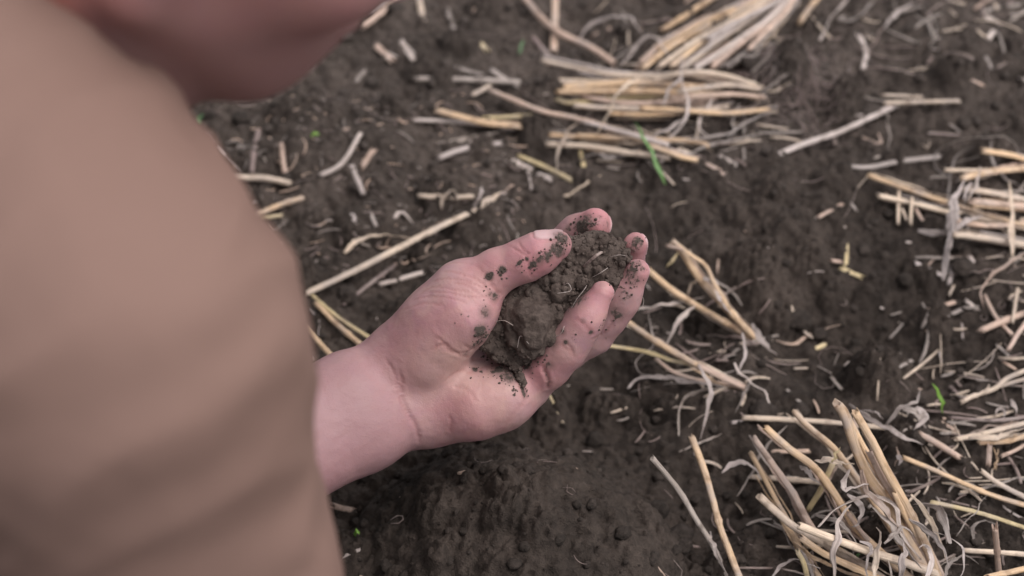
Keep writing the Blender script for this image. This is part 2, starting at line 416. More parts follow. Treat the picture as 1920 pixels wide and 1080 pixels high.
def leaf_mesh(name, L, wid, mat, parent, rnd, twist=1.2, fold=.25, taper=(.4, .1)):
    T, S, N = frame(L); n = len(L); t = np.linspace(0, 1, n)
    s = np.concatenate([[0], np.cumsum(np.linalg.norm(np.diff(L, axis=0), axis=1))])
    a = rnd.uniform(-.5, .5)+twist*np.sin(t*rnd.uniform(2, 5)+rnd.uniform(0, 6))*.6
    W = S*np.cos(a)[:, None]+N*np.sin(a)[:, None]; Q = np.cross(W, T)
    pr = taper[0]+(1-taper[0])*np.clip(t/.25, 0, 1); pr = pr*(taper[1]+(1-taper[1])*np.clip((1-t)/.45, 0, 1)); pr = pr*(1+.12*rnd.standard_normal(n))*(1-.35*np.abs(np.sin(s*rnd.uniform(60, 120)+rnd.uniform(0, 6)))**3)
    hw = (wid/2*pr)[:, None]; th = .00022; rip = (wid*.08*np.sin(s*rnd.uniform(150, 300)))[:, None]
    cols = [L-W*hw+Q*fold*hw, L-W*hw*.5+Q*(fold*hw*.3+rip), L, L+W*hw*.5+Q*(fold*hw*.3-rip), L+W*hw+Q*fold*hw]
    bot = [c-Q*th for c in cols[::-1]]; K = 10
    V = np.stack(cols+bot, 1).reshape(-1, 3); F = []
    for i in range(n-1):
        for k in range(K): F.append((i*K+k, i*K+(k+1) % K, (i+1)*K+(k+1) % K, (i+1)*K+k))
    F.append(tuple(range(K))[::-1]); F.append(tuple(range((n-1)*K, n*K)))
    o = mk(name, V, F, mat, parent, True, L[0] if parent is None else None)
    u = np.tile([0, .25, .5, .75, 1, 1, .75, .5, .25, 0], n); uvset(o, np.stack([u*.6+rnd.uniform(0, 5), np.repeat(s*3, K)], 1)); return o
TILE = dict(A=(700, 0, 2.7), B=(1200, 0, 2.5708), C=(1140, 400, 2.4615), D=(1180, 680, 2.5946), E=(0, 0, 2.16), F=(560, 360, 1.8), G=(0, 500, 1.8625), O=(0, 0, 1.))
def place(tile, pts, h0, h1, rigid, dia):
    ox, oy, s = TILE[tile]; px = np.array([ox+p[0]/s for p in pts]); py = np.array([oy+p[1]/s for p in pts])
    seg = np.concatenate([[0], np.cumsum(np.hypot(np.diff(px), np.diff(py)))]); t = seg/max(seg[-1], 1e-6)
    out = []
    for a, b, k in zip(px, py, t):
        h = h0+(h1-h0)*k+dia*.35; z = 0
        for _ in range(6):
            g = flat(a, b, z); z = float(Hat(g[0], g[1]))+h
        out.append(flat(a, b, z))
    out = np.array(out)
    if rigid:                              # a stiff stalk bridges the hollows: fit a line in height, then lift it clear of the clods
        s3 = np.concatenate([[0], np.cumsum(np.linalg.norm(np.diff(out, axis=0), axis=1))])
        z = out[:, 2]; A = np.stack([np.ones(len(z)), s3], 1); co = np.linalg.lstsq(A, z, rcond=None)[0]; zf = A@co
        q = catmull(np.c_[out[:, :2], zf], .003); gap = Hat(q[:, 0], q[:, 1])+dia*.25+min(h0, h1)*.5-q[:, 2]
        lift = max(0, np.quantile(gap, .6)); zf = zf+lift
        out = np.array([flat(a, b, c) for a, b, c in zip(px, py, zf)])
    return out
def piece(parent, name, kind, mat, tile, w, pts, h0=0., h1=0., **kw):
    rnd = np.random.default_rng(abs(int(sum(p[0]*3+p[1]*7 for p in pts)))+int(w)); ox, oy, s = TILE[tile]
    mp = P(ox+pts[0][0]/s, oy+pts[0][1]/s, 1.)
    mid = pts[len(pts)//2]; g = flat(ox+mid[0]/s, oy+mid[1]/s, .01); dd = (g-CP)@CF
    dia = w*.80/s*dd/FPX
    L = catmull(place(tile, pts, h0, h1, kind == 's', dia), .004 if kind == 's' else .0025)
    if kind == 's': return stalk_mesh(name, L, dia, STRAW[mat], parent, rnd, **kw)
    if kind == 'c': return stalk_mesh(name, L, dia, STRAW[mat], parent, rnd, flatn=.3, node=False, fray=.5, **kw)
    n = len(L); p = np.stack([np.linspace(0, 5, n), np.full(n, rnd.uniform(0, 50)), np.zeros(n)], 1)
    L = L+.0035*np.stack([perlin(p), perlin(p+9), np.abs(perlin(p+21))*1.5], 1)*np.sin(np.linspace(0, math.pi, n))[:, None]
    m = STRAW[mat] if mat in STRAW else {'G': M_GREEN, 'B': M_BRIGHT, 'D': M_DULLG}[mat]
    return leaf_mesh(name, L, dia*1.1, m, parent, rnd, **kw)
def tuft(label, root, items, dense=True):
    """a stubble plant: everything grows from one root, so it is one thing"""
    ox, oy, s = TILE[root[0]]; g = flat(ox+root[1]/s, oy+root[2]/s, 0.); g[2] = float(Hat(g[0], g[1]))
    e = empty('stubble_tuft', g); tag(e, label, 'straw tuft', 'cut stubble tufts')
    r_ = random.Random(int(root[1]*3+root[2])); extra = []
    for it in items:                         # thinner neighbours of the larger stalks and leaves, each a stalk or leaf of its own
        if it[0] == 's' and it[3] > 29 and len(extra) < 44:
            for _ in range(2 if root[0] == 'D' else 3):
                sp = 48 if root[0] == 'D' else 28; dx, dy = r_.uniform(-sp, sp), r_.uniform(-22, 22); cut = r_.random(); q = it[4]
                q = [(x+dx+r_.uniform(-9, 9), y+dy+r_.uniform(-9, 9)) for x, y in q][(1 if cut < .4 and len(q) > 3 else 0):]
                h = it[5:7] if len(it) > 5 else (.004, 0)
                extra.append((r_.choice('slll' if root[0] == 'D' else 'ssll'), r_.choice('tkpwgpt'), it[2], it[3]*r_.uniform(.4, .75), q, max(0, h[0]*.7-.004), max(0, h[1]*.6-.003)))
    for it in list(items)+extra:
        kind, mat, tile, w, pts = it[:5]; h0, h1 = it[5:7] if len(it) > 5 else (.004, .0)
        o = piece(e, 'stalk' if kind in 'sc' else 'leaf', kind, mat, tile, w, pts, h0, h1)
        o.data.transform(__import__('mathutils').Matrix.Translation(-Vector(g)))
    return e
def loose(label, kind, mat, tile, w, pts, h0=0., h1=0., name=None, cat=None, group=None, **kw):
    nm = name or {'s': 'straw_stalk', 'c': 'straw_chip', 'l': 'dry_leaf'}[kind]
    o = piece(None, nm, kind, mat, tile, w, pts, h0, h1, **kw)
    return tag(o, label, cat or {'s': 'straw', 'c': 'straw chip', 'l': 'dry leaf'}[kind], group or {'s': 'loose straws on the soil', 'c': 'chips of straw on the soil', 'l': 'dry leaves on the soil'}[kind])
# ------------------------------------------------------------------ stubble tufts (each rooted plant is one thing)
tuft('big clump of cut golden stubble standing in the bottom right corner, with curled grey leaves', ('D', 1490, 1120), [
 ('s','g','D',62,[(1010,200),(1050,262),(1110,440),(1180,580),(1260,690),(1380,900),(1480,1080)],.085,.004),
 ('s','g','D',40,[(1045,232),(1100,340),(1200,520),(1300,690),(1400,870),(1480,1060)],.075,.004),
 ('s','g','D',52,[(1098,240),(1180,380),(1260,540),(1340,680),(1430,860),(1510,1060)],.092,.006),
 ('s','t','D',40,[(1165,430),(1230,560),(1320,700),(1400,880),(1500,1080)],.066,.004),
 ('s','g','D',38,[(1290,630),(1340,740),(1410,860),(1450,960),(1500,1070)],.05,.004),
 ('s','g','D',46,[(665,318),(780,420),(900,510),(1000,640),(1100,800),(1190,890),(1380,1060)],.06,.0),
 ('s','t','D',42,[(608,368),(700,500),(800,640),(880,790),(960,880),(1200,1060)],.045,.0),
 ('s','g','D',30,[(590,440),(640,530),(720,680),(790,800),(860,960),(960,1080)],.036,.0),
 ('s','g','D',36,[(800,238),(870,310),(990,410),(1060,500),(1200,700),(1400,1000)],.05,.0),
 ('s','y','D',36,[(990,490),(930,620),(868,720)],.03,.006),
 ('s','p','D',48,[(630,648),(730,740),(820,810),(960,885),(1160,1000),(1300,1100)],.034,.0),
 ('s','g','D',34,[(730,740),(800,850),(870,960),(960,1090)],.022,.0),
 ('s','p','D',54,[(830,795),(1000,860),(1200,930),(1330,970),(1500,1030)],.05,.012),
 ('s','g','D',46,[(832,850),(950,930),(1100,1000),(1300,1090)],.034,.0),
 ('s','y','D',36,[(818,918),(850,980),(875,1090)],.028,.004),
 ('s','t','D',30,[(1060,730),(1150,850),(1300,1010)],.03,.0),
 ('l','w','D',46,[(920,800),(1000,720),(1120,660),(1230,665),(1300,730),(1335,850),(1420,960)],.06,.03),
 ('l','w','D',40,[(1000,1060),(998,960),(1005,880),(1030,750),(1080,690)],.04,.05),
 ('l','p','D',34,[(1190,1080),(1200,960),(1220,850),(1200,800)],.045,.05),
 ('l','w','D',42,[(1320,1080),(1325,1000),(1345,920),(1330,850)],.045,.05),
 ('l','w','D',36,[(1440,1060),(1470,960),(1440,890),(1410,900)],.05,.05),
 ('l','w','D',13,[(1480,820),(1570,860),(1628,930),(1610,1040),(1560,1080)],.05,.03),
 ('l','k','D',50,[(1560,880),(1530,760),(1480,700),(1380,690)],.05,.03),
 ('l','w','D',34,[(1060,640),(1130,700),(1120,780),(1080,800)],.055,.04),
 ('l','k','D',30,[(900,740),(1000,770),(1080,840),(1110,900)],.035,.035),
 ('l','w','D',32,[(1070,520),(1040,620),(1120,600),(1165,590)],.06,.06),
 ('l','t','D',44,[(1130,520),(1150,620),(1240,720),(1330,830)],.062,.04),
 ('l','k','D',36,[(1180,700),(1260,780),(1310,860),(1420,1000)],.05,.03),
 ('l','w','D',30,[(1360,760),(1420,800),(1520,900),(1560,1000)],.05,.03),
 ('l','p','D',32,[(900,475),(990,492),(1095,492)],.062,.062),
 ('l','y','D',22,[(985,485),(1005,450),(1028,410)],.064,.066),
 ('l','w','D',30,[(450,535),(510,492),(590,500),(640,560)],.03,.02),
 ('l','k','D',28,[(525,650),(590,550),(640,450),(740,330),(770,305)],.012,.02),
 ('l','w','D',30,[(830,500),(890,560),(930,590)],.04,.04),
 ('l','k','D',26,[(1530,1060),(1560,980),(1640,940),(1700,980)],.03,.02),
 ('l','w','D',20,[(680,1060),(740,990),(830,970),(930,1000)],.01,.02),
 ('l','k','D',30,[(1240,880),(1290,840),(1340,800),(1390,850)],.05,.05),
 ('l','w','D',26,[(1120,870),(1180,900),(1150,980),(1160,1060)],.04,.03),
 ('l','p','D',30,[(1370,640),(1420,700),(1500,830),(1540,960)],.05,.03),
 ('l','k','D',26,[(1260,960),(1270,1040),(1230,1090)],.035,.02),
])
tuft('thick sheaf of pale cut straw fanning down from the top edge of the photo', ('B', 730, -40), [
 ('s','t','B',34,[(0,305),(130,190),(330,95),(560,-10),(700,-60)],.010,.006),
 ('s','g','B',34,[(10,332),(180,205),(400,90),(600,-15),(700,-60)],.014,.008),
 ('s','p','B',36,[(90,322),(280,190),(480,80),(640,-20)],.016,.010),
 ('s','g','B',32,[(150,318),(330,180),(530,60),(660,-30)],.022,.012),
 ('s','p','B',40,[(200,328),(350,215),(560,75),(700,-20)],.02,.01),
 ('s','w','B',44,[(262,330),(420,230),(600,105),(720,-10)],.018,.01),
 ('s','t','B',40,[(345,320),(500,200),(660,80),(750,-20)],.014,.008),
 ('s','k','B',38,[(425,318),(560,215),(690,80),(760,-10)],.008,.006),
 ('s','g','B',24,[(60,250),(180,180),(300,110),(460,40)],.012,.02),
 ('s','t','B',30,[(520,240),(600,160),(700,60),(745,-20)],.012,.014),
 ('s','w','B',30,[(330,190),(480,100),(640,20),(700,-20)],.028,.018),
 ('l','w','B',26,[(200,300),(300,250),(420,160),(520,110)],.03,.03),
 ('l','k','B',30,[(380,330),(450,290),(560,260),(600,180)],.01,.02),
 ('l','w','A',24,[(1040,200),(1120,110),(1280,88),(1330,130),(1375,185)],.006,.02),
 ('l','w','A',22,[(1250,330),(1300,280),(1380,190),(1450,220),(1500,290)],.006,.02),
])
tuft('flattened golden stubble tuft lying level in the top middle, just above the green blade', ('B', 640, 470), [
 ('s','p','A',32,[(855,305),(1060,350),(1250,380),(1600,385),(1780,430)],.016,.008),
 ('s','p','A',28,[(920,405),(1100,408),(1400,420),(1760,450)],.006,.006),
 ('s','g','A',52,[(955,440),(1150,428),(1350,420),(1720,445)],.012,.008),
 ('s','g','A',42,[(930,465),(1150,462),(1350,460),(1620,472),(1780,480)],.014,.008),
 ('s','y','A',36,[(930,500),(1000,520),(1200,500),(1400,490),(1700,500)],.008,.006),
 ('s','t','A',34,[(1050,485),(1250,520),(1450,520),(1740,500)],.012,.008),
 ('s','p','A',34,[(1015,535),(1150,545),(1300,550),(1620,560),(1800,540)],.014,.008),
 ('s','g','A',30,[(1200,575),(1400,580),(1620,565),(1790,540)],.008,.006),
 ('s','p','B',36,[(60,380),(220,350),(390,360),(560,410)],.022,.010),
 ('s','p','B',32,[(180,440),(330,420),(440,410),(580,430)],.022,.010),
 ('s','t','B',30,[(150,470),(300,460),(470,455),(600,470)],.018,.010),
 ('s','g','B',30,[(0,520),(200,530),(420,545),(630,525)],.02,.008),
 ('l','p','A',26,[(1130,680),(1200,560),(1240,470),(1340,400),(1500,380),(1580,385)],.02,.03),
 ('l','w','A',26,[(1560,290),(1560,400),(1592,560),(1540,660),(1490,705)],.03,.01),
 ('l','p','A',25,[(930,870),(930,780),(990,660),(1050,615)],.008,.016),
 ('l','w','B',22,[(110,510),(140,440),(200,380),(190,330)],.026,.026),
 ('l','k','B',22,[(640,530),(540,580),(430,640),(300,668),(160,690)],.008,.012),
 ('l','w','B',24,[(350,480),(300,560),(290,620),(330,660)],.012,.006),
 ('l','k','B',22,[(480,500),(440,590),(450,640),(400,700)],.008,.004),
 ('l','k','B',20,[(240,600),(360,690),(480,670),(600,640)],.008,.004),
])
tuft('low mat of flattened pale straw between the green blade and the level golden tuft', ('B', 330, 760), [
 ('s','g','A',34,[(890,682),(1000,690),(1100,698),(1240,705)],.010,.008),
 ('s','g','A',32,[(1030,683),(1300,700),(1620,715),(1700,740)],.014,.006),
 ('s','p','A',40,[(880,730),(1100,742),(1300,775),(1500,795)],.010,.006),
 ('s','w','A',32,[(1060,615),(1200,650),(1340,690),(1500,735)],.018,.010),
 ('s','g','A',34,[(1400,740),(1480,765),(1560,795),(1640,810)],.012,.006),
 ('l','t','B',34,[(60,700),(140,730),(200,760),(260,790)],.008,.004),
 ('l','w','B',22,[(20,690),(100,640),(180,600),(230,560)],.012,.008),
 ('l','k','A',28,[(1100,760),(1200,800),(1330,780),(1420,850)],.006,.004),
 ('l','k','B',20,[(240,740),(330,700),(420,690),(470,640)],.008,.004),
])
tuft('pair of golden forked stalks with torn white sheath, right of the fingertips', ('C', 690, 610), [
 ('s','g','C',38,[(185,262),(290,350),(400,420),(520,490),(620,548),(690,600)],.03,.002),
 ('s','g','C',40,[(300,132),(350,190),(430,310),(560,450),(690,590)],.045,.004),
 ('s','g','C',26,[(300,125),(380,190),(450,240),(492,325),(560,440)],.05,.03),
 ('s','t','C',22,[(270,150),(310,158),(345,168)],.046,.046),
 ('l','y','C',24,[(270,248),(295,218),(328,178)],.036,.044),
 ('l','w','C',44,[(440,298),(490,330),(515,400),(570,470)],.042,.03),
 ('l','w','C',30,[(665,508),(700,570),(740,625),(785,655)],.016,.006),
 ('l','p','C',28,[(368,378),(385,330),(425,300)],.02,.028),
 ('l','w','C',36,[(400,430),(340,480),(295,560),(265,610)],.024,.008),
 ('l','w','C',28,[(622,550),(632,640),(600,740)],.01,.012),
 ('l','b','C',16,[(740,600),(660,600),(560,570),(450,560)],.004,.002),
 ('l','b','C',14,[(690,610),(560,620),(480,690)],.004,.002),
])
tuft('two golden stalks with long curling white leaves running down right below the little finger', ('C', 660, 815), [
 ('s','g','C',38,[(60,470),(90,500),(180,565),(300,640),(420,705)],.036,.02),
 ('s','t','C',36,[(415,703),(530,760),(640,805)],.02,.002),
 ('s','y','C',24,[(-60,600),(0,610),(180,640),(300,680),(430,705)],.024,.018),
 ('s','t','C',24,[(220,670),(300,730),(420,770),(560,790),(640,815)],.012,.002),
 ('l','w','C',22,[(90,810),(140,765),(250,757),(400,780),(560,800)],.006,.008),
 ('l','k','C',14,[(250,750),(150,742),(125,690),(200,630),(200,540),(185,450)],.006,.012),
 ('l','w','C',20,[(60,480),(130,445),(230,430),(330,415),(445,385)],.012,.02),
 ('l','w','D',36,[(335,10),(365,60),(392,130),(385,230),(345,375)],.022,.003),
 ('l','k','D',25,[(240,355),(238,260),(290,160),(420,130),(480,120)],.003,.01),
 ('l','w','D',30,[(510,0),(545,60),(640,130),(705,245)],.014,.003),
 ('l','k','D',20,[(590,90),(555,160),(515,245)],.006,.003),
 ('l','k','D',18,[(240,435),(380,380),(450,345)],.002,.004),
 ('l','w','D',22,[(50,65),(180,80),(260,95),(360,100)],.004,.01),
])
tuft('straw tuft at the right edge, above fingertip height, with looping grey leaves', ('B', 2000, 1000), [
 ('s','g','B',38,[(1650,725),(1780,745),(1851,765),(1960,800)],.02,.006),
 ('s','g','B',42,[(1550,862),(1650,835),(1851,812),(1980,820)],.022,.006),
 ('s','p','B',28,[(1470,820),(1600,822),(1851,818),(1980,840)],.012,.006),
 ('s','g','B',34,[(1100,845),(1300,915),(1480,975),(1700,1045),(1900,1100)],.008,.006),
 ('s','p','B',34,[(1148,943),(1300,975),(1480,1020),(1700,1060),(1900,1110)],.004,.004),
 ('s','p','C',42,[(1590,97),(1700,108),(1920,145),(2040,160)],.014,.006),
 ('s','t','B',46,[(1600,970),(1851,995),(2000,1010)],.016,.006),
 ('s','p','B',40,[(1560,910),(1700,930),(1851,960),(2000,990)],.012,.006),
 ('s','t','B',34,[(1500,1060),(1700,1090),(2000,1060)],.008,.004),
 ('l','k','B',18,[(1500,865),(1425,810),(1420,740),(1500,700),(1700,660),(1790,680),(1840,765)],.006,.014),
 ('l','k','B',18,[(1480,980),(1500,850),(1520,760),(1610,700)],.008,.008),
 ('l','w','B',54,[(1495,1200),(1500,1080),(1520,960),(1565,865)],.010,.026),
 ('l','w','C',52,[(1548,310),(1560,200),(1580,80),(1592,-20)],.012,.022),
 ('l','w','B',22,[(1560,960),(1600,880),(1640,955)],.02,.014),
 ('l','p','B',40,[(1795,1230),(1790,1070),(1785,960),(1780,870)],.012,.022),
 ('l','w','C',44,[(1430,80),(1550,92),(1650,40),(1730,10)],.008,.012),
 ('l','t','C',22,[(1960,160),(1840,240),(1760,300),(1720,360),(1735,440)],.012,.003),
 ('l','b','C',14,[(1580,285),(1700,275),(1810,262)],.003,.003),
 ('l','k','B',18,[(1690,680),(1700,780),(1760,860),(1840,900)],.014,.012),
 ('l','w','B',22,[(1640,800),(1620,900),(1560,980)],.02,.012),
])
tuft('fan of tan and golden straw at the right edge above the corner clump', ('D', 2010, 310), [
 ('s','b','D',24,[(1562,266),(1700,278),(1800,280),(1960,262)],.014,.006),
 ('s','p','D',32,[(1590,372),(1700,350),(1780,330),(1960,285)],.008,.006),
 ('s','g','D',32,[(1700,392),(1850,380),(1990,335)],.010,.006),
 ('s','t','D',24,[(1810,455),(1870,430),(1980,370)],.006,.004),
 ('l','p','D',36,[(1650,365),(1790,360),(1960,310)],.012,.01),
 ('s','t','D',32,[(1752,400),(1750,450),(1745,505)],.012,.003),
 ('l','w','D',24,[(1855,178),(1875,215),(1885,250)],.004,.006),
 ('l','w','D',20,[(1780,260),(1790,230),(1830,240),(1820,270)],.004,.006),
])

# ------------------------------------------------------------------ loose straws, traced one by one
L_ = loose
L_('bleached straw bent at its middle, longest pale one right of the golden tufts','s','w','B',36,[(665,745),(800,690),(950,640),(1080,580),(1235,505)],.004,.004)
L_('short pale level straw touching the upper end of the long bleached straw','s','p','B',30,[(1175,497),(1350,492),(1540,487)],.006,.004)
L_('split pale sliver just above the short level straw at the upper right','c','p','B',24,[(1170,458),(1270,462),(1380,470)])
L_('thin grey straw hanging straight down below the long bleached straw','l','k','B',15,[(1195,520),(1198,650),(1195,780)])
L_('folded pinkish leaf in a V under the long bleached straw','l','t','B',17,[(1020,640),(1160,695),(1130,585)])
L_('knotted weathered straw lying level left of the grey leaf loop','s','k','B',32,[(975,798),(1100,806),(1250,778),(1450,755)])
L_('long tan straw reaching under the hand from the left, frayed at its right end','s','p','F',28,[(18,345),(200,260),(450,130),(560,78),(625,45)],.006,.006)
L_('thin golden straw, upper of the pair beside the sleeve and wrist','s','y','F',16,[(42,345),(130,420),(240,492)],.008,.004)
L_('thick golden straw, lower of the pair beside the sleeve and wrist','s','g','F',24,[(58,375),(130,448),(215,520)],.006,.004)
L_('golden straw poking out between the sleeve edge and the forearm','s','g','F',24,[(20,455),(80,520),(135,580)],.004,.004)
L_('pale bent leaf above the long tan straw, left of the thumb','l','p','E',32,[(1395,1025),(1450,975),(1550,955),(1665,965)],.002,.002)
L_('grey straw below the long tan straw, left of the thumb joint','s','w','F',22,[(272,312),(340,295),(422,270)])
L_('dark brown straw slanting under the long tan straw','s','b','F',18,[(150,382),(240,310),(335,240)])
L_('white leaf bit folded in a V above the pale bent leaf','l','w','F',18,[(315,95),(350,70),(388,108)])
L_('curled white leaf beside the sleeve edge above the golden pair','l','w','F',11,[(35,395),(70,440),(60,500)])
L_('pale level straw above the frayed end of the long tan straw','s','p','F',24,[(405,13),(500,18),(590,15)])
L_('leaning grey straw with peeling bark, bottom centre, left of the golden one','s','k','D',36,[(112,465),(240,620),(330,770),(400,880),(490,1060)],.05,.004)
L_('leaning golden straw with a cut end, bottom centre','s','g','D',42,[(303,360),(370,540),(440,790),(480,900),(545,1070)],.055,.004)
L_('white peeled strip hanging on the leaning grey straw','l','w','D',24,[(395,820),(410,900),(450,990),(480,1050)],.02,.006)
L_('long level pale straw behind the corner clump','s','p','D',34,[(548,268),(760,276),(1000,292),(1400,332)],.01,.004)
L_('flat white strip at the left end of the long level pale straw','c','w','D',24,[(498,292),(560,285),(640,282)])
L_('level tan straw lying under the corner clump, upper one','s','t','D',30,[(690,432),(780,432),(880,430)])
L_('level brown-spotted straw lying under the corner clump, lower one','s','p','D',36,[(590,556),(750,566),(930,582)])
L_('long golden straw running to the right edge from a frayed end, right of the clump','s','g','D',32,[(1335,462),(1500,530),(1740,635),(1960,705)],.012,.004)
L_('white frayed scrap at the start of the long golden straw','l','w','D',34,[(1300,450),(1325,470),(1310,500)],.008,.008)
L_('slender yellow straw slanting to the right edge below the golden one','s','y','D',28,[(1472,678),(1700,730),(1960,815)],.01,.004)
L_('pale straw at the right edge above the long golden one','s','p','D',34,[(1712,525),(1800,590),(1960,672)],.01,.004)
L_('thin white sliver beside the yellow straw at the right edge','c','w','D',18,[(1820,700),(1870,735),(1940,772)])
L_('level pale straw at the lower right edge behind the upright stub','s','p','D',34,[(1628,913),(1780,922),(1960,935)],.01,.006)
L_('golden straw entering at the bottom right corner','s','g','D',38,[(1740,1045),(1850,1020),(1960,995)],.02,.01)
L_('upright tan stub with a frayed top in the bottom right corner','s','t','D',40,[(1778,798),(1788,900),(1798,1030)],.05,.006, fray=.8)
L_('thin dry fibre crossing the yellow and golden straws','l','k','D',9,[(1590,845),(1660,750),(1745,640)],.012,.016)
L_('wide curled grey leaf right of the corner clump, under the yellow straw','l','k','D',32,[(1680,880),(1670,820),(1720,775),(1800,790)],.004,.004)
L_('shredded white leaf crossing over the long level straw','l','w','D',36,[(1068,200),(1130,250),(1230,310),(1330,360),(1430,400)],.03,.01)
L_('thin white leaf curl beside the shredded white leaf','l','w','D',13,[(1130,232),(1190,240),(1235,275)],.02,.02)
L_('grey leaf arching above the long level straw with a pointed tip','l','k','D',26,[(1245,305),(1320,225),(1390,200),(1415,130)],.01,.02)
L_('crumpled grey leaf folded behind the corner clump','l','k','D',52,[(1330,225),(1400,250),(1445,330)],.01,.006)
L_('second crumpled leaf lying across the first, behind the clump','l','w','D',40,[(1395,215),(1440,270),(1380,330)],.012,.006)
L_('tan stalk piece with a grey sheath running down right from the crumpled leaves','s','t','D',40,[(1410,345),(1500,395),(1610,465)],.006,.004)
L_('small brown leaf bit at the lower end of the sheathed stalk piece','l','b','D',20,[(1600,465),(1630,485),(1660,495)])
L_('dull leaf lying level below the shredded white leaf','l','k','D',18,[(1240,400),(1320,375),(1400,350)])
L_('small upright brown sliver left of the frayed scrap','l','t','D',16,[(1300,408),(1298,455),(1292,505)],.01,.004)
L_('tan chip right below the green shoot','c','t','D',26,[(1510,285),(1555,310),(1600,337)])
L_('brown chip left of the forked pale straw at the right edge','c','b','D',26,[(1562,115),(1590,145),(1622,182)])
L_('pale straw with a bend, lower of the forked pair near the green shoot','s','p','D',32,[(1615,190),(1680,160),(1780,125),(1835,78),(1960,25)],.004,.006)
L_('pale straw, upper right of the forked pair near the green shoot','s','p','D',26,[(1790,118),(1860,97),(1960,70)],.004,.004)
L_('grey level straw highest left of the upper golden tuft','s','k','A',36,[(212,397),(400,400),(560,406),(738,415)],.004,.004)
L_('short grey piece leaning on the grey level straw','s','k','A',30,[(595,350),(660,395),(735,435)],.006,.004)
L_('faint grey straw above the grey level straw','s','k','A',26,[(415,340),(480,360),(560,380)])
L_('pale chip below the right end of the grey level straw','c','p','A',32,[(503,478),(550,455),(592,430)],.006,.006)
L_('long tan straw slanting right from the pale chip into the level tuft','s','t','A',34,[(585,455),(720,510),(860,565),(1000,592),(1180,640)],.01,.014)
L_('golden split straw at the left end of the lower rows','s','g','A',46,[(325,560),(440,590),(560,620),(745,637)],.008,.004)
L_('long white straw under the golden split one','s','w','A',28,[(185,605),(330,612),(480,622),(740,655)])
L_('dull golden straw right behind the golden split one','s','y','A',32,[(555,600),(700,592),(840,580)])
L_('grey leaf curving below the white straw','l','k','A',26,[(318,725),(430,710),(560,690),(720,640)])
L_('grey forked straw lowest left of the low mat','s','w','A',38,[(325,803),(420,765),(520,740),(650,725)])
L_('thin leaf joined to the grey forked straw','l','w','A',20,[(470,765),(510,710),(600,670)])
L_('pale stub hanging from the top edge','s','p','A',40,[(228,-30),(240,40),(252,112)])
L_('grey chip right of the pale stub at the top','c','k','A',28,[(372,45),(395,110),(420,188)])
L_('tan chip, left of the two slanted chips near the chin','c','t','A',42,[(15,230),(50,265),(95,308)])
L_('white chip, right of the two slanted chips near the chin','c','w','A',34,[(140,208),(170,255),(208,308)])
L_('tan straw running off the top edge beside the chin','s','t','A',44,[(-55,135),(40,60),(130,-30)],.004,.004)
L_('pale thin straw along the tan one beside the chin','s','w','A',20,[(-15,60),(40,20),(90,-25)],.006,.006)
L_('small yellowish chip alone left of the green sprout','c','y','A',34,[(545,222),(562,240),(580,260)])
L_('long pinkish straw slanting down from the top edge to the sheaf','s','t','A',46,[(765,-10),(850,90),(950,170),(1100,240),(1225,325)],.008,.008)
L_('pink-brown straw standing straight below the top edge, behind the slanting one','s','t','A',46,[(922,-30),(918,120),(912,265)],.002,.002)
L_('faded brown straw left of the pink-brown one','s','b','A',34,[(800,180),(850,240),(905,300)])
L_('tiny tan chip inside the arch of the grey leaf at the top','c','t','A',28,[(1112,182),(1150,165),(1205,142)])
L_('golden straw left of the sheaf, running off the top edge','s','g','B',36,[(102,148),(220,75),(370,-25)],.004,.004)
L_('golden-brown straw right of the sheaf at the top edge','s','g','B',36,[(768,110),(810,50),(865,-25)],.004,.004)
L_('grey leaf curving down from the top edge, left of the hooked one','l','w','B',30,[(868,195),(930,80),(1010,-15)],.004,.006)
L_('hooked grey leaf at the top edge','l','k','B',26,[(945,90),(1020,100),(1090,50),(1140,-15)],.004,.004)
L_('pale leaf at the top edge right of the hooked leaf','l','w','B',28,[(1178,132),(1240,62),(1330,5)],.004,.004)
L_('white upright sliver in the fork near the top right','c','w','B',34,[(1052,165),(1090,250),(1075,338)])
L_('brown fibre forming the fork with the white sliver','l','b','B',20,[(1080,280),(1140,190),(1185,110)])
L_('white chip, upper of the two by the top right corner','c','w','B',30,[(1660,76),(1700,98),(1738,118)])
L_('white chip, lower of the two by the top right corner','c','w','B',34,[(1678,188),(1692,168),(1708,146)])
L_('small white bit at the right edge near the top','c','w','B',30,[(1832,374),(1860,384),(1885,392)])
L_('brown sliver between the white chips and the long bleached straw','c','t','B',18,[(1590,380),(1620,395),(1660,415)])
L_('grey sliver below the two white chips','c','k','B',20,[(1668,275),(1682,305),(1698,335)])
L_('thin grey straw along the top right corner','s','k','B',20,[(1640,65),(1740,32),(1880,15)])
L_('pale bit on the top edge near the right corner','c','p','B',20,[(1495,0),(1530,12),(1570,20)])
L_('slanting grey straw crossing the top right corner','s','k','B',22,[(1780,110),(1830,70),(1900,30)])
L_('short tan straw at the top edge, left of the corner one','s','t','B',20,[(1612,45),(1660,10),(1710,-25)])
L_('small V of split straw above the right edge tuft','l','p','B',18,[(1352,665),(1382,715),(1396,672)])
L_('brown level sliver above the grey leaf loop','c','b','B',16,[(1388,640),(1460,645),(1545,652)])
L_('faint grey sliver above the brown level one','c','k','B',14,[(1478,588),(1510,610),(1548,638)])
L_('upright pale stub, leftmost of the four under the right edge tuft','s','p','B',20,[(1248,915),(1246,990),(1244,1080)],.008,.002)
L_('short upright stub, second from the left of the four','s','p','B',18,[(1262,1005),(1275,1035),(1288,1065)],.004,.002)
L_('upright pale stub, third from the left of the four','s','p','B',20,[(1312,955),(1308,1010),(1304,1085)],.008,.002)
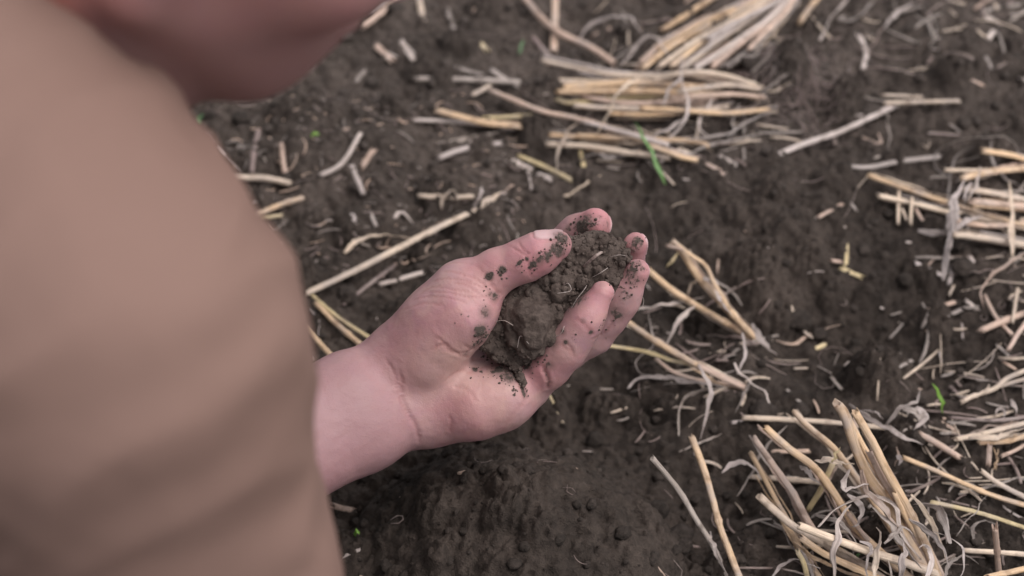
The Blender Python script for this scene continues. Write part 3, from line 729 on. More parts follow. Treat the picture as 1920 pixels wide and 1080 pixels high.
L_('upright short stub, rightmost of the four','s','t','B',20,[(1328,1005),(1345,1035),(1365,1068)],.004,.002)
L_('tan chip on the dark clods between green blade and right edge tuft','c','t','B',26,[(858,1048),(910,1018),(975,983)])
L_('thin grey chip right of that tan chip','c','k','B',18,[(998,955),(1020,985),(1045,1015)])
L_('tan chip right of the base of the low mat','c','t','B',30,[(318,788),(360,810),(405,835)])
L_('white chip touching the base of the low mat','c','w','B',28,[(385,750),(420,770),(460,795)])
L_('upright faint sliver right of the low mat','c','k','B',18,[(500,712),(502,750),(504,785)])
L_('bright white chip, left one below the low mat','c','w','A',36,[(695,808),(745,832),(800,862)])
L_('bright white chip, right one below the low mat','c','w','A',34,[(835,880),(870,895),(905,912)])
L_('yellowish straw fading to brown between the white chips','s','y','A',34,[(733,788),(860,842),(1010,915)])
L_('pale curled leaf with a broad tip right of the white chips','l','p','A',30,[(962,990),(1010,985),(1090,922),(1155,885)])
L_('thin upright leaf falling from the left white chip','l','w','A',20,[(780,855),(800,950),(822,1045)])
L_('tan upright chip between the low mat and the broad tipped leaf','c','y','A',30,[(1048,765),(1058,810),(1068,858)])
L_('brown leaf running right from the frayed end of the long tan straw','l','t','A',24,[(635,985),(700,945),(775,928)])
L_('frayed pale leaf standing at the end of the long tan straw','l','w','A',34,[(505,1050),(540,1000),(550,945)],.004,.014)
L_('second frayed leaf beside the standing one','l','p','A',34,[(540,1060),(590,1010),(650,970)],.004,.008)
L_('pale chip left of the frayed leaves','c','p','A',30,[(242,990),(290,992),(335,990)])
L_('curled leaf loop left of the frayed leaves','l','p','A',22,[(345,1060),(350,1010),(400,960),(430,1020)],.003,.006)
L_('fallen yellow chip on the dark soil right of the forked stalks','c','y','C',32,[(935,640),(970,620),(1008,602)])
L_('yellow upright chip in the dark soil, over a slanted one','c','y','C',24,[(1102,142),(1101,195),(1098,248)])
L_('pale slanted chip under the yellow upright one','c','y','C',28,[(1083,255),(1125,275),(1175,295)])
L_('small tan chip left of the yellow upright one','c','t','C',26,[(1032,218),(1055,221),(1082,223)])
L_('tan twig bending up right from the root of the forked stalks','l','t','C',18,[(735,578),(860,600),(1000,532),(1095,510)])
L_('dull grey chip right of the round clod','c','k','C',24,[(1338,712),(1370,695),(1405,678)])
L_('thin grey sliver left of the round clod','c','k','C',22,[(1032,755),(1055,785),(1080,812)])
L_('faint sliver slanting above the long level pale straw','c','k','C',18,[(828,815),(865,850),(905,890)])
L_('fine sliver above the round clod','c','k','C',14,[(1298,578),(1330,545),(1362,508)])
L_('fine upright sliver near the right','c','w','C',13,[(1634,508),(1636,545),(1637,582)])
L_('fine upright sliver right of the round clod','c','w','C',13,[(1528,638),(1535,665),(1543,695)])
L_('tan chip below the white pair by the right edge tuft','c','t','C',28,[(1478,446),(1540,428),(1605,408)])
L_('grey chip under that tan one','c','k','C',24,[(1562,472),(1600,458),(1635,442)])
L_('pale chip right of the tan one, above the crossing straws','c','w','C',26,[(1655,405),(1680,425),(1705,448)])
L_('whitish slanting straw, left of the white pair','s','w','C',26,[(1418,228),(1480,258),(1552,292)])
L_('white upright chip, right of the white pair','c','w','C',28,[(1592,236),(1583,285),(1572,335)])
L_('brown edged leaf bit right of the white pair','l','t','C',20,[(1478,240),(1530,203),(1690,200)])
L_('small white chip under the right edge tuft','c','w','C',24,[(1668,198),(1682,217),(1698,238)])
L_('pinkish straw slanting down through the crossing straws','s','t','C',24,[(1738,378),(1790,478),(1865,562)],.004,.004)
L_('tan straw rising to the right edge through the crossing straws','s','t','C',36,[(1718,542),(1820,500),(1960,446)],.008,.004)
L_('thin upright straw crossing over the tan one','s','p','C',20,[(1892,345),(1878,430),(1866,505)],.012,.008)
L_('tan straw at the right edge below the crossing','s','t','C',30,[(1848,632),(1888,562),(1940,490)],.004,.004)
L_('grey sliver hanging below the crossing straws','c','k','C',20,[(1798,608),(1830,640),(1862,672)])
L_('brown sliver left of the forked pale straws','c','t','C',20,[(1815,678),(1850,700),(1885,722)])
L_('tan upright straw left of the bent grey one, left part of the photo','s','t','E',28,[(1140,585),(1146,650),(1156,718)])
L_('brownish upright straw nearer the sleeve','s','b','E',28,[(1048,528),(1030,610),(1018,702)])
L_('grey straw bent like a hockey stick, between sleeve and mat','s','w','E',26,[(1460,540),(1385,662),(1295,712)],.004,.002)
L_('pale straw dropping from the bend of the hockey stick straw','s','w','E',28,[(1422,668),(1448,730),(1472,788)])
L_('tan chip right of the hockey stick straw','c','t','E',32,[(1468,672),(1490,640),(1515,605)])
L_('pinkish level straw sticking out from behind the sleeve','s','p','E',36,[(880,728),(1050,720),(1175,742)],.004,.002)
L_('grey leaf slanting along the sleeve edge','l','w','E',22,[(815,528),(890,620),(975,695)])
L_('curled grey leaf next to the slanting one','l','k','E',16,[(935,645),(975,590),(1000,640),(985,690)])
L_('golden straw poking out from behind the sleeve','s','g','E',32,[(1010,885),(1130,832),(1225,802)],.004,.004)
L_('pale short piece under the golden one at the sleeve edge','s','y','E',24,[(1040,890),(1090,880),(1145,872)])
L_('white thin leaf above the golden one at the sleeve edge','l','w','E',18,[(1015,828),(1070,795),(1125,812)])
L_('white chip between the V bit and the sleeve','c','w','E',22,[(1428,868),(1435,890),(1443,915)])
L_('faint upright sliver left of the V bit','c','k','E',20,[(1498,858),(1510,885),(1522,915)])
L_('light grey chip by the jaw, up against the sleeve','c','w','E',22,[(668,365),(680,385),(692,410)])
L_('grey chip right below the cheek','c','k','E',24,[(1440,335),(1458,308),(1482,285)])
L_('thin stalk below the little finger, against the dark soil','s','y','F',15,[(845,685),(868,730),(892,782)])
L_('tan husk at the sleeve edge under the forearm','c','t','G',28,[(1165,835),(1200,845),(1235,850)])
L_('white sliver near the bottom beside the sleeve','c','w','G',16,[(1196,1015),(1225,1000),(1258,988)])
# ------------------------------------------------------------------ green shoots
def shoot(label, mat, tile, w, pts, h0, h1):
    return L_(label, 'l', mat, tile, w, pts, h0, h1, name='green_blade', cat='green shoot', group='green shoots in the soil', twist=.3, taper=(.35, .15))
shoot('long green blade leaning at the lower edge of the low straw mat','G','A',30,[(1478,935),(1440,845),(1380,720),(1325,615)],.002,.03)
shoot('short bright green shoot at the right, above the corner clump','B','D',24,[(1526,248),(1512,165),(1473,100)],.002,.02)
shoot('small green sprout up against the sleeve, under the jaw','D','E',22,[(797,510),(806,485),(822,462)],.002,.006)
shoot('tiny green speck of a sprout right under the jaw','D','E',26,[(762,418),(770,410),(780,402)],.002,.004)
shoot('tiny green sprout in the soil between sleeve and straws','B','E',24,[(1262,555),(1275,548),(1292,545)],.002,.004)
shoot('faint green sprout below the top edge, left of the pink-brown straw','D','A',18,[(738,275),(748,240),(757,200)],.002,.006)
shoot('tiny yellow-green sprout at the bottom beside the sleeve','B','G',22,[(1235,930),(1246,935),(1256,925)],.002,.004)
shoot('dull green sprout under the corner clump','D','D',26,[(1098,965),(1110,945),(1122,930)],.004,.01)

# ------------------------------------------------------------------ chaff nobody could count, and fine roots
def bulk(n, seed, lo, hi, wlo, whi, mats, name, label, cat, area, curve=.2, lift=.0008):
    r_ = np.random.default_rng(seed)
    for mi, mt in enumerate(mats):
        Vs = []; Fs = []; UV = []; off = 0
        for k in range(n//len(mats)):
            x, y = area(r_); a = r_.uniform(0, 3.14) if r_.random() < .7 else r_.normal(.1, .3); ln = lo+(hi-lo)*r_.random()**2.2; wd = r_.uniform(wlo, whi)
            t = np.linspace(-.5, .5, 6); bend = r_.normal(0, curve)
            X = x+np.cos(a+bend*t*3)*ln*t; Y = y+np.sin(a+bend*t*3)*ln*t
            hh = Hat(X, Y); g = np.polyfit(t, hh, 1); Z = np.polyval(g, t)*.6+hh*.4+lift+wd*.3
            L = np.stack([X, Y, Z], 1); T, S, N = frame(L); K = 5; ang = np.arange(K)*2*math.pi/K+r_.uniform(0, 6)
            pr = np.array([.75, 1, 1, .95, .9, .6])*wd/2
            ring = L[:, None]+pr[:, None, None]*(S[:, None]*np.cos(ang)[None, :, None]+N[:, None]*(np.sin(ang)*.45)[None, :, None])
            Vs.append(ring.reshape(-1, 3)); UV.append(np.stack([np.tile(np.arange(K)*.3, 6)+k*1.7, np.repeat(t*ln*3, K)], 1))
            for i in range(5):
                for j in range(K): Fs.append((off+i*K+j, off+i*K+(j+1) % K, off+(i+1)*K+(j+1) % K, off+(i+1)*K+j))
            Fs.append(tuple(off+q for q in range(K))[::-1]); Fs.append(tuple(off+5*K+q for q in range(K))); off += 6*K
        o = mk(name, np.concatenate(Vs), Fs, mt, None, True); uvset(o, np.concatenate(UV)); tag(o, label[mi], cat, kind='stuff')
whole = lambda r_: (r_.uniform(-.42, .44), r_.uniform(.76, 1.38))
def near_straw(r_):
    c = [(1300, 180), (1250, 100), (1350, 260), (1850, 380), (1750, 900), (1800, 1000), (1350, 650), (1300, 720), (1880, 560), (1700, 60), (1800, 850), (1550, 1000), (1850, 700), (1250, 220), (1150, 260), (1880, 20)][r_.integers(16)]
    g = flat(c[0]+r_.normal(0, 90), c[1]+r_.normal(0, 60)); return g[0], g[1]
bulk(240, 21, .002, .012, .0007, .0022, [STRAW['k'], STRAW['w'], STRAW['t']], 'chaff', ['weathered grey chaff flecks strewn over the soil', 'bleached white chaff flecks strewn over the soil', 'tan chaff flecks strewn over the soil'], 'chaff', whole, .08)
bulk(420, 22, .008, .045, .0006, .0026, [STRAW['k'], STRAW['p'], STRAW['b']], 'straw_litter', ['fine weathered straw litter around the tufts', 'fine pale straw litter around the tufts', 'fine brown straw litter around the tufts'], 'straw litter', near_straw, .12, .002)
def upper_left(r_):
    g = flat(r_.uniform(420, 980), r_.uniform(190, 520)); return g[0], g[1]
bulk(330, 24, .002, .016, .0005, .0016, [STRAW['k'], STRAW['t'], STRAW['b']], 'fine_litter', ['fine grey broken litter between the jacket and the straw mats', 'fine tan broken litter between the jacket and the straw mats', 'fine brown broken litter between the jacket and the straw mats'], 'litter', upper_left, .2, .001)
def around(r_):
    while True:
        x, y = r_.uniform(-1, 1), r_.uniform(.3, 1.95)
        if not (-.42 < x < .45 and .68 < y < 1.44): return x, y
bulk(900, 25, .01, .12, .002, .005, [STRAW['k'], STRAW['p'], STRAW['t']], 'scattered_straw', ['weathered straw strewn over the field beyond the traced pieces', 'pale straw strewn over the wider field', 'tan straw strewn over the wider field'], 'scattered straw', around, .05, .002)
bulk(420, 23, .008, .05, .0003, .0008, [STRAW['b']], 'fine_roots', ['fine brown rootlets matted over the soil'], 'rootlets', lambda r_: whole(r_) if r_.random() < .5 else tuple(flat(1480+r_.normal(0, 50), 180+r_.normal(0, 40))[:2]), .5, .0015)
# ------------------------------------------------------------------ the person
def skin_material():
    m = NT('skin'); pos = m.n('ShaderNodeNewGeometry').outputs['Position']
    n1 = m.noise(38, 4, .55, pos, .4); n2 = m.noise(140, 4, .6, pos); n3 = m.noise(620, 3, .6, pos)
    vor = m.n('ShaderNodeTexVoronoi', feature='DISTANCE_TO_EDGE'); vor.inputs['Scale'].default_value = 900; m.l(pos, vor.inputs['Vector'])
    base = m.mix(m.ramp(n1, [(.38, (0, 0, 0)), (.66, (1, 1, 1))]), SK1, SK2)
    base = m.mix(m.math('MULTIPLY', m.ramp(n2, [(.5, (0, 0, 0)), (.75, (1, 1, 1))]), .35), base, (.46, .20, .20))
    n4 = m.noise(85, 4, .6, pos, .8)
    base = m.mix(m.ramp(n4, [(.50, (0, 0, 0)), (.68, (.45, .45, .45))]), base, (.50, .315, .27))
    base = m.mix(m.ramp(n4, [(.32, (.42, .42, .42)), (.47, (0, 0, 0))]), base, (.37, .19, .235))
    base = m.mix(m.attr('red'), base, (.54, .215, .235))
    base = m.mix(m.attr('ruddy'), base, (.54, .18, .125))
    base = m.mix(m.attr('beard'), base, (.23, .115, .088))
    base = m.mix(m.attr('yellow'), base, (.55, .345, .29))
    base = m.mix(m.math('MULTIPLY', m.attr('crease'), .33), base, (.34, .13, .12))
    base = m.mix(m.attr('nail'), base, (.56, .37, .375))
    base = m.mix(m.attr('tan'), base, (.31, .178, .186))  # shade on the forearm painted in as darker skin; body evenly deeper
    # soil rubbed into the skin
    d = m.attr('dirt'); dn = m.noise(210, 7, .68, pos, .6); e = m.math('ADD', d, m.math('MULTIPLY', m.math('SUBTRACT', dn, .5), 1.5))
    mask = m.ramp(e, [(.47, (0, 0, 0)), (.66, (1, 1, 1))])
    film = m.math('MULTIPLY', m.ramp(d, [(.05, (0, 0, 0)), (.6, (1, 1, 1))]), .78)
    base = m.mix(film, base, (.19, .115, .105)); base = m.mix(mask, base, (.080, .061, .052)); m.color(base)
    m.l(m.math('ADD', .48, m.math('MULTIPLY', mask, .45)), m.b.inputs['Roughness'])
    m.b.inputs['Subsurface Weight'].default_value = .08; m.b.inputs['Subsurface Radius'].default_value = (1, .35, .2); m.b.inputs['Subsurface Scale'].default_value = .004
    m.b.inputs['Specular IOR Level'].default_value = .35
    b1 = m.bump(n3, .35, .0006); b2 = m.bump(vor.outputs[0], .25, .0005, b1); b3 = m.bump(n2, .2, .001, b2); b4 = m.bump(mask, .5, .0007, b3); m.normal(b4)
    return m.m
SK1, SK2 = (.43, .262, .262), (.40, .216, .220)
M_SKIN = skin_material()
def cloth(name, a, b, scale=900):
    m = NT(name); pos = m.n('ShaderNodeNewGeometry').outputs['Position']
    m.color(m.mix(m.noise(9, 4, .6, pos), a, b)); m.set(Roughness=.9)
    wv = m.noise(scale, 2, .5, pos); m.normal(m.bump(wv, .3, .0005)); m.b.inputs['Sheen Weight'].default_value = 0; m.b.inputs['Specular IOR Level'].default_value = .15
    return m.m
M_JACKET = cloth('tan_cotton', (.212, .130, .106), (.246, .155, .129)); M_TROUSER = cloth('dark_work_cloth', (.035, .04, .05), (.05, .055, .065))
M_BOOT = cloth('brown_leather', (.05, .03, .02), (.09, .055, .035)); M_HAIR = cloth('dark_hair', (.03, .02, .014), (.06, .04, .028), 300)
e_ = NT('eye_white'); e_.set(Base_Color=(.7, .68, .65, 1), Roughness=.15); M_EYE = e_.m

def J(px, py, d, rpx): return (P(px, py, d), rpx*d/FPX)
def chain(p, js, k=.004):
    d = None
    for (a, ra), (b, rb) in zip(js[:-1], js[1:]):
        c = cone(p, a, b, ra, rb); d = c if d is None else smin(d, c, k)
    return d
fore = [((741, 735), 1.303), ((100, 1050), 1.21)]
THUMB = [J(800, 640, 1.297, 62), J(868, 546, 1.285, 51), J(935, 507, 1.277, 40), J(984, 488, 1.272, 39), J(1012, 473, 1.269, 37), J(1043, 459, 1.268, 29)]
PINKY = [J(985, 722, 1.303, 41), J(1030, 686, 1.292, 36), J(1062, 653, 1.283, 33), J(1083, 621, 1.278, 30.5), J(1101, 594, 1.274, 28), J(1129, 549, 1.271, 22.5)]
RING = [J(1000, 672, 1.325, 40), J(1060, 655, 1.322, 36), J(1112, 626, 1.314, 33), J(1144, 592, 1.305, 29), J(1167, 560, 1.299, 28), J(1194, 509, 1.292, 24)]
MIDDLE = [J(980, 612, 1.337, 42), J(1050, 590, 1.345, 34), J(1115, 568, 1.345, 32), J(1150, 535, 1.337, 29), J(1176, 508, 1.326, 27), J(1192, 458, 1.308, 23)]
INDEX = [J(940, 560, 1.337, 43), J(995, 515, 1.347, 35), J(1045, 478, 1.345, 33), J(1068, 456, 1.335, 31), J(1086, 438, 1.328, 31), J(1116, 421, 1.316, 31)]
fdir = np.array([-.9, .44]); fper = np.array([.44, .9])
def fj(t, off, r):                                   # point along the forearm, t=0 wrist 1 elbow
    d = 1.303+(1.21-1.303)*t; x = 741+(100-741)*t; y = 735+(1050-735)*t
    return J(x+fper[0]*off, y+fper[1]*off, d, r)
FA = [fj(-.06, -36, 70), fj(.12, -38, 72), fj(.45, -38, 86), fj(.8, -18, 118), fj(1, 0, 118)]
FB = [fj(-.06, 40, 68), fj(.12, 40, 72), fj(.45, 36, 88), fj(.8, 20, 118), fj(1, 0, 118)]
PALM = [[J(765, 663, 1.297, 72), J(822, 604, 1.288, 66), J(868, 548, 1.284, 53)],
        [J(805, 665, 1.288, 60), J(872, 590, 1.277, 54), J(893, 573, 1.277, 42)],
        [J(812, 772, 1.305, 66), J(893, 757, 1.297, 63), J(945, 744, 1.297, 57), J(988, 722, 1.303, 43)],
        [J(780, 735, 1.315, 64), J(900, 700, 1.318, 58), J(1002, 671, 1.325, 42)],
        [J(770, 700, 1.32, 62), J(880, 650, 1.325, 58), J(982, 612, 1.337, 44)],
        [J(760, 690, 1.318, 62), J(860, 610, 1.325, 56), J(942, 560, 1.337, 45)]]
DORS = [(J(1037, 440, 1.268, 1)[0], np.array([-.42, .80, .30]), np.array([.82, .44, .05]), .0085, .0062)]
def cam2w(v): v = np.array(v, float); v = v[0]*CR+v[1]*CU-v[2]*CF; return v/np.linalg.norm(v)
def hand_sdf(p):
    d = smin(chain(p, FA, .01), chain(p, FB, .01), .022)
    for c in PALM: d = smin(d, chain(p, c, .008), .011)
    out = smin(d, chain(p, THUMB, .005), .009)
    for f, k in ((INDEX, .008), (MIDDLE, .008), (RING, .007), (PINKY, .006)):
        c = chain(p, f, .009); out = np.minimum(out, smin(d, c, k))
    return out
def bb(js, pad):
    a = np.array([j[0] for c in js for j in c]); r = max(j[1] for c in js for j in c)+pad
    return a.min(0)-r, a.max(0)+r
VOX = .0007
lo, hi = bb([FA, FB, THUMB, INDEX, MIDDLE, RING, PINKY]+PALM, .004)
HV, HF = mesh_sdf(hand_sdf, lo, hi, VOX)
def orient(V, F):
    a = V[F[:, 0]]; b = V[F[:, 1]]; c = V[F[:, 2]]
    vol = np.einsum('ij,ij->i', a-V.mean(0), np.cross(b-a, c-a)).sum()
    return F if vol > 0 else F[:, ::-1].copy()
HF = orient(HV, HF); HN = normals(HV, HF)
def relax(V, F, n=2, f=.5):
    e = np.concatenate([F[:, [0, 1]], F[:, [1, 2]], F[:, [2, 3]], F[:, [3, 0]]])
    for _ in range(n):
        s = np.zeros_like(V); c = np.zeros(len(V)); np.add.at(s, e[:, 0], V[e[:, 1]]); np.add.at(c, e[:, 0], 1)
        V = V+(s/np.maximum(c, 1)[:, None]-V)*f
    return V
HV = relax(HV, HF); HN = normals(HV, HF)
hx, hy, hd = project(HV); facing = (HN@CF) < .15
nv = len(HV); crease = np.zeros(nv); disp = np.zeros(nv); dirt = np.zeros(nv); red = np.zeros(nv); yel = np.zeros(nv); nail = np.zeros(nv)
fi = np.nonzero(facing)[0]
def hit(px, py, tol=3.2):
    m = fi[(np.abs(hx[fi]-px) < tol) & (np.abs(hy[fi]-py) < tol)]
    if not len(m): return None
    return HV[m[np.argmin(hd[m])]]
def groove(pts, depth, width, dirtv=0., cr=1.):
    pts = catmull(np.array([(a, b, 0.) for a, b in pts]), 4.)[:, :2]; n = len(pts); dist = np.full(nv, 9.)
    amp = np.zeros(nv)
    for i, (a, b) in enumerate(pts):
        h = hit(a, b)
        if h is None: continue
        near = np.nonzero((np.abs(hx-a) < 16) & (np.abs(hy-b) < 16))[0]
        dd = np.linalg.norm(HV[near]-h, axis=1); k = dd < dist[near]; dist[near[k]] = dd[k]
        amp[near[k]] = min(1, .25+2.5*math.sin(math.pi*(i+.5)/n))
    g = np.exp(-(dist/width)**2)*amp
    disp[:] = disp-.62*depth*g+depth*.12*np.exp(-((dist-width*2)/width)**2)*amp; crease[:] = np.maximum(crease, g*cr); dirt[:] = np.maximum(dirt, g*dirtv)
Z1 = lambda pts: [(560+a/1.8, 360+b/1.8) for a, b in pts]
Z2 = lambda pts: [(840+a/2.77, 370+b/2.77) for a, b in pts]
# folds at the wrist, palm lines, wrinkles at the root of the thumb, finger joints
groove(Z1([(335, 610), (352, 680), (372, 740), (400, 800), (412, 850)]), .0009, .0013)
groove(Z1([(290, 560), (320, 620), (345, 690), (360, 730)]), .0005, .0010)
groove(Z1([(505, 810), (510, 780), (505, 760)]), .0004, .001)
groove(Z1([(95, 745), (180, 710), (260, 680), (330, 640)]), .00018, .0016, 0, .25)
groove(Z1([(110, 850), (200, 800), (300, 790)]), .00015, .0018, 0, .2)
groove(Z1([(445, 540), (480, 520), (520, 545), (570, 545), (640, 505)]), .0007, .0010)
groove(Z1([(460, 495), (520, 535), (560, 560), (630, 560)]), .0006, .0010)
groove(Z1([(560, 520), (600, 535), (650, 500), (680, 440)]), .0006, .0011)
groove(Z1([(640, 580), (600, 600), (540, 610), (500, 640)]), .0004, .0009)
groove(Z1([(600, 700), (560, 660), (520, 650)]), .0004, .0012, 0, .6)
for q_ in ([(395, 348), (450, 318), (520, 326), (606, 338)], [(440, 302), (500, 288), (580, 302), (645, 330)], [(432, 333), (510, 337), (580, 350), (652, 352)], [(378, 362), (440, 348), (500, 354), (565, 368)],
           [(474, 262), (530, 268), (600, 292), (662, 334)], [(520, 300), (570, 312), (620, 345)], [(350, 395), (420, 372), (480, 378)]):
    groove(Z1(q_), .00032, .0008)
groove(Z1([(470, 255), (520, 235), (600, 250), (680, 340)]), .0003, .001, 0, .5)
groove(Z1([(700, 175), (745, 200), (765, 215)]), .0005, .0008); groove(Z1([(738, 165), (752, 190), (772, 205)]), .0005, .0008)
groove(Z1([(790, 290), (770, 250), (762, 215)]), .0003, .0010, 0, .6)
groove(Z1([(640, 300), (668, 335), (690, 350)]), .0006, .001)
groove(Z1([(925, 425), (950, 445), (985, 470), (1000, 485)]), .0003, .0011); groove(Z1([(880, 520), (905, 535), (935, 560)]), .00035, .0012)
groove(Z1([(820, 600), (838, 640), (846, 665)]), .0014, .0013, .5); groove(Z1([(700, 560), (735, 600), (755, 640), (772, 695)]), .0018, .0015, .9)
groove(Z1([(900, 510), (915, 530), (932, 545)]), .0005, .0009); groove(Z1([(1040, 330), (1062, 345)]), .0003, .001)
groove(Z1([(700, 790), (740, 740), (780, 700)]), .0003, .0014, 0, .5)
groove(Z1([(1000, 500), (1030, 480), (1050, 450), (1065, 400)]), .0004, .001, .2)
def blob(arr, px, py, r, v):
    h = hit(px, py, 5)
    if h is None: return
    dd = np.linalg.norm(HV-h, axis=1); arr[:] = np.maximum(arr, v*np.clip(1.35-dd/r, 0, 1)**1.2)
# soil rubbed on the skin
for px, py, r, v in [(1058, 442, .0075, .62), (1050, 470, .008, .66), (1035, 485, .006, .60), (1018, 492, .005, .55), (1062, 425, .004, .5), (1000, 500, .004, .45),
                     (1095, 420, .009, .66), (1085, 430, .008, .72), (1120, 408, .007, .42), (1140, 420, .006, .38), (1195, 447, .006, .56), (1203, 455, .006, .56), (1188, 470, .006, .5),
                     (1195, 490, .006, .50), (1178, 505, .008, .58), (1185, 530, .008, .52), (1170, 560, .008, .46), (1208, 500, .004, .48), (1150, 590, .008, .52), (1140, 610, .006, .45),
                     (905, 625, .006, .72), (900, 650, .006, .5), (915, 590, .005, .55), (932, 560, .004, .6), (935, 690, .007, .62), (960, 700, .007, .66), (985, 680, .006, .62), (1000, 670, .005, .5),
                     (1025, 690, .004, .5), (1010, 650, .006, .75), (1035, 640, .004, .55), (1050, 620, .003, .5), (880, 665, .003, .34), (1130, 530, .003, .32), (1090, 605, .002, .45), (1056, 645, .002, .6), (1112, 627, .0022, .7),
                     (1075, 560, .01, .6), (960, 560, .01, .7), (925, 555, .003, .5)]:
    blob(dirt, px, py, r, v)
for px, py, r in [(893, 689, .0022), (905, 692, .0012), (922, 693, .0018), (935, 700, .001), (912, 522, .0028), (918, 518, .0016), (937, 508, .0026), (942, 512, .0018), (935, 520, .0012), (968, 498, .0014), (972, 495, .0012), (984, 490, .0014),
                  (996, 500, .0026), (990, 506, .0012), (945, 527, .0008), (955, 526, .0008), (965, 727, .001), (972, 729, .0009), (969, 738, .0009), (860, 585, .0006), (882, 590, .0006), (850, 610, .0006), (898, 618, .0015), (903, 622, .002)]:
    blob(dirt, px, py, r, 1.0)
for px, py, r, v in [(1110, 412, .016, .95), (1005, 505, .012, .7), (1030, 490, .010, .8), (1195, 460, .012, .7), (1195, 505, .014, .6), (1132, 560, .018, .35), (1045, 470, .020, .55), (1000, 690, .014, .55), (980, 500, .022, .4), (920, 520, .022, .35), (870, 590, .022, .22), (850, 790, .025, .28), (640, 830, .05, .30), (740, 690, .03, .15),
                     (1100, 600, .012, .3), (1060, 700, .015, .25), (900, 770, .02, .2), (830, 620, .02, .2)]:
    blob(red, px, py, r, v)
for px, py, r, v in [(860, 690, .022, .5), (930, 730, .022, .35), (790, 700, .02, .3), (1040, 660, .012, .25), (960, 690, .01, .3), (905, 530, .012, .25)]:
    blob(yel, px, py, r, v)
# thumbnail: a flat, slightly raised plate on the back of the last joint
def add_nail(tip, prev, dorsal):
    ax = tip[0]-prev[0]; ax = ax/np.linalg.norm(ax); d = dorsal-ax*(dorsal@ax); d /= np.linalg.norm(d); s = np.cross(ax, d); R = tip[1]
    q = HV-(tip[0]+d*R*.95-ax*R*.15); u = q@ax/(R*1.0); v = q@s/(R*.72); w_ = q@d/(R*.55)
    f = (np.abs(u)**3+np.abs(v)**3+np.abs(w_)**4)**(1/3); m = np.clip((1.02-f)/.10, 0, 1)
    nail[:] = np.maximum(nail, m); disp[:] = disp+.0003*m-.0005*np.exp(-((f-1.08)/.08)**2)*(f < 1.4)
add_nail(THUMB[-1], THUMB[-2], cam2w((-.50, .80, .42)))
for f in (INDEX, MIDDLE, RING, PINKY): add_nail(f[-1], f[-2], cam2w((.55, -.3, -.75)))
disp += .00028*fbm(HV*140, 2)+.0004*fbm(HV*45, 2)
HV = HV+HN*disp[:, None]

# the rest of the body, coarser: head, neck, trunk, both arms, and the right hand that rests on the knee
Fh = np.array([.80, .05, -.60]); Fh /= np.linalg.norm(Fh); Lh = np.cross([0, 0, 1.], Fh); Lh /= np.linalg.norm(Lh); Uh = np.cross(Fh, Lh)
HC = np.array([-.113, .766, .562])
def hp(f, l, u): return HC+Fh*f+Lh*l+Uh*u
SHR, SHL = P(168, 642, .90), np.array([-.33, .93, .43])
ELR = P(430, 1480, 1.05); ELL = P(100, 1050, 1.21); WRR = np.array([-.285, .575, .195])
NECKB = np.array([-.203, .752, .457]); HIP = np.array([-.62, .78, .27])
AX3 = np.array([Fh, Lh, Uh])
def head_sdf(p):
    d = ellip(p, hp(-.018, 0, .035), (.094, .076, .088), AX3)
    d = smin(d, ellip(p, hp(.030, 0, -.030), (.062, .064, .075), AX3), .03)
    d = smin(d, ellip(p, hp(.058, 0, -.092), (.034, .034, .030), AX3), .03)           # chin
    d = smin(d, ellip(p, hp(.070, 0, -.068), (.028, .034, .030), AX3), .02)
    for s in (-1, 1):
        d = smin(d, cone(p, hp(.062, s*.018, -.092), hp(-.004, s*.058, -.058), .022, .018), .022)  # jaw
        d = smin(d, ellip(p, hp(.066, s*.036, -.022), (.022, .022, .022), AX3), .02)    # cheek
        d = smin(d, ellip(p, hp(.078, s*.030, .018), (.010, .024, .006), AX3), .012)    # brow
        e = ellip(p, hp(-.008, s*.078, -.008), (.018, .009, .031), AX3); e = np.maximum(e, -ellip(p, hp(-.003, s*.088, -.004), (.010, .008, .018), AX3)); d = smin(d, e, .006)
        d = np.maximum(d, -ellip(p, hp(.099, s*.031, 0), (.014, .017, .0075), AX3))
        d = smin(d, cone(p, hp(.083, s*.018, .006), hp(.080, s*.044, .005), .004, .004), .004); d = smin(d, cone(p, hp(.082, s*.018, -.008), hp(.078, s*.044, -.007), .004, .004), .004)
    d = smin(d, cone(p, hp(.086, 0, .012), hp(.108, 0, -.030), .008, .013), .01)
    for s in (-1, 1): d = smin(d, ellip(p, hp(.098, s*.013, -.034), (.011, .008, .008), AX3), .006)
    d = smin(d, ellip(p, hp(.091, 0, -.057), (.013, .025, .006), AX3), .006); d = smin(d, ellip(p, hp(.089, 0, -.069), (.012, .022, .007), AX3), .006)
    return d
def hand2():                                                      # right hand, palm down on the knee
    f = np.array([-.78, .55, -.22]); f /= np.linalg.norm(f); s = np.cross(f, [0, 0, 1.]); s /= np.linalg.norm(s); u = np.cross(s, f); w0 = WRR
    out = []
    for i, (o, ln) in enumerate(((-.031, .066), (-.011, .078), (.010, .083), (.030, .074))):
        k = w0+f*.088+s*o; a = k+f*ln*.45-u*.010+s*o*.12; b = a+f*ln*.30*.8-u*ln*.22; c = b+f*ln*.12-u*ln*.22
        out.append(([(w0+f*.015+s*o*.5, .016), (k, .0115)], [(k, .0105), (a, .0092), (b, .0084), (c, .0072)]))
    t0 = w0+f*.02-s*.02-u*.004; th = [(t0, .015), (t0+f*.035-s*.025-u*.01, .0125), (t0+f*.062-s*.033-u*.018, .010), (t0+f*.085-s*.030-u*.024, .0085)]
    return out, th
H2, TH2 = hand2()
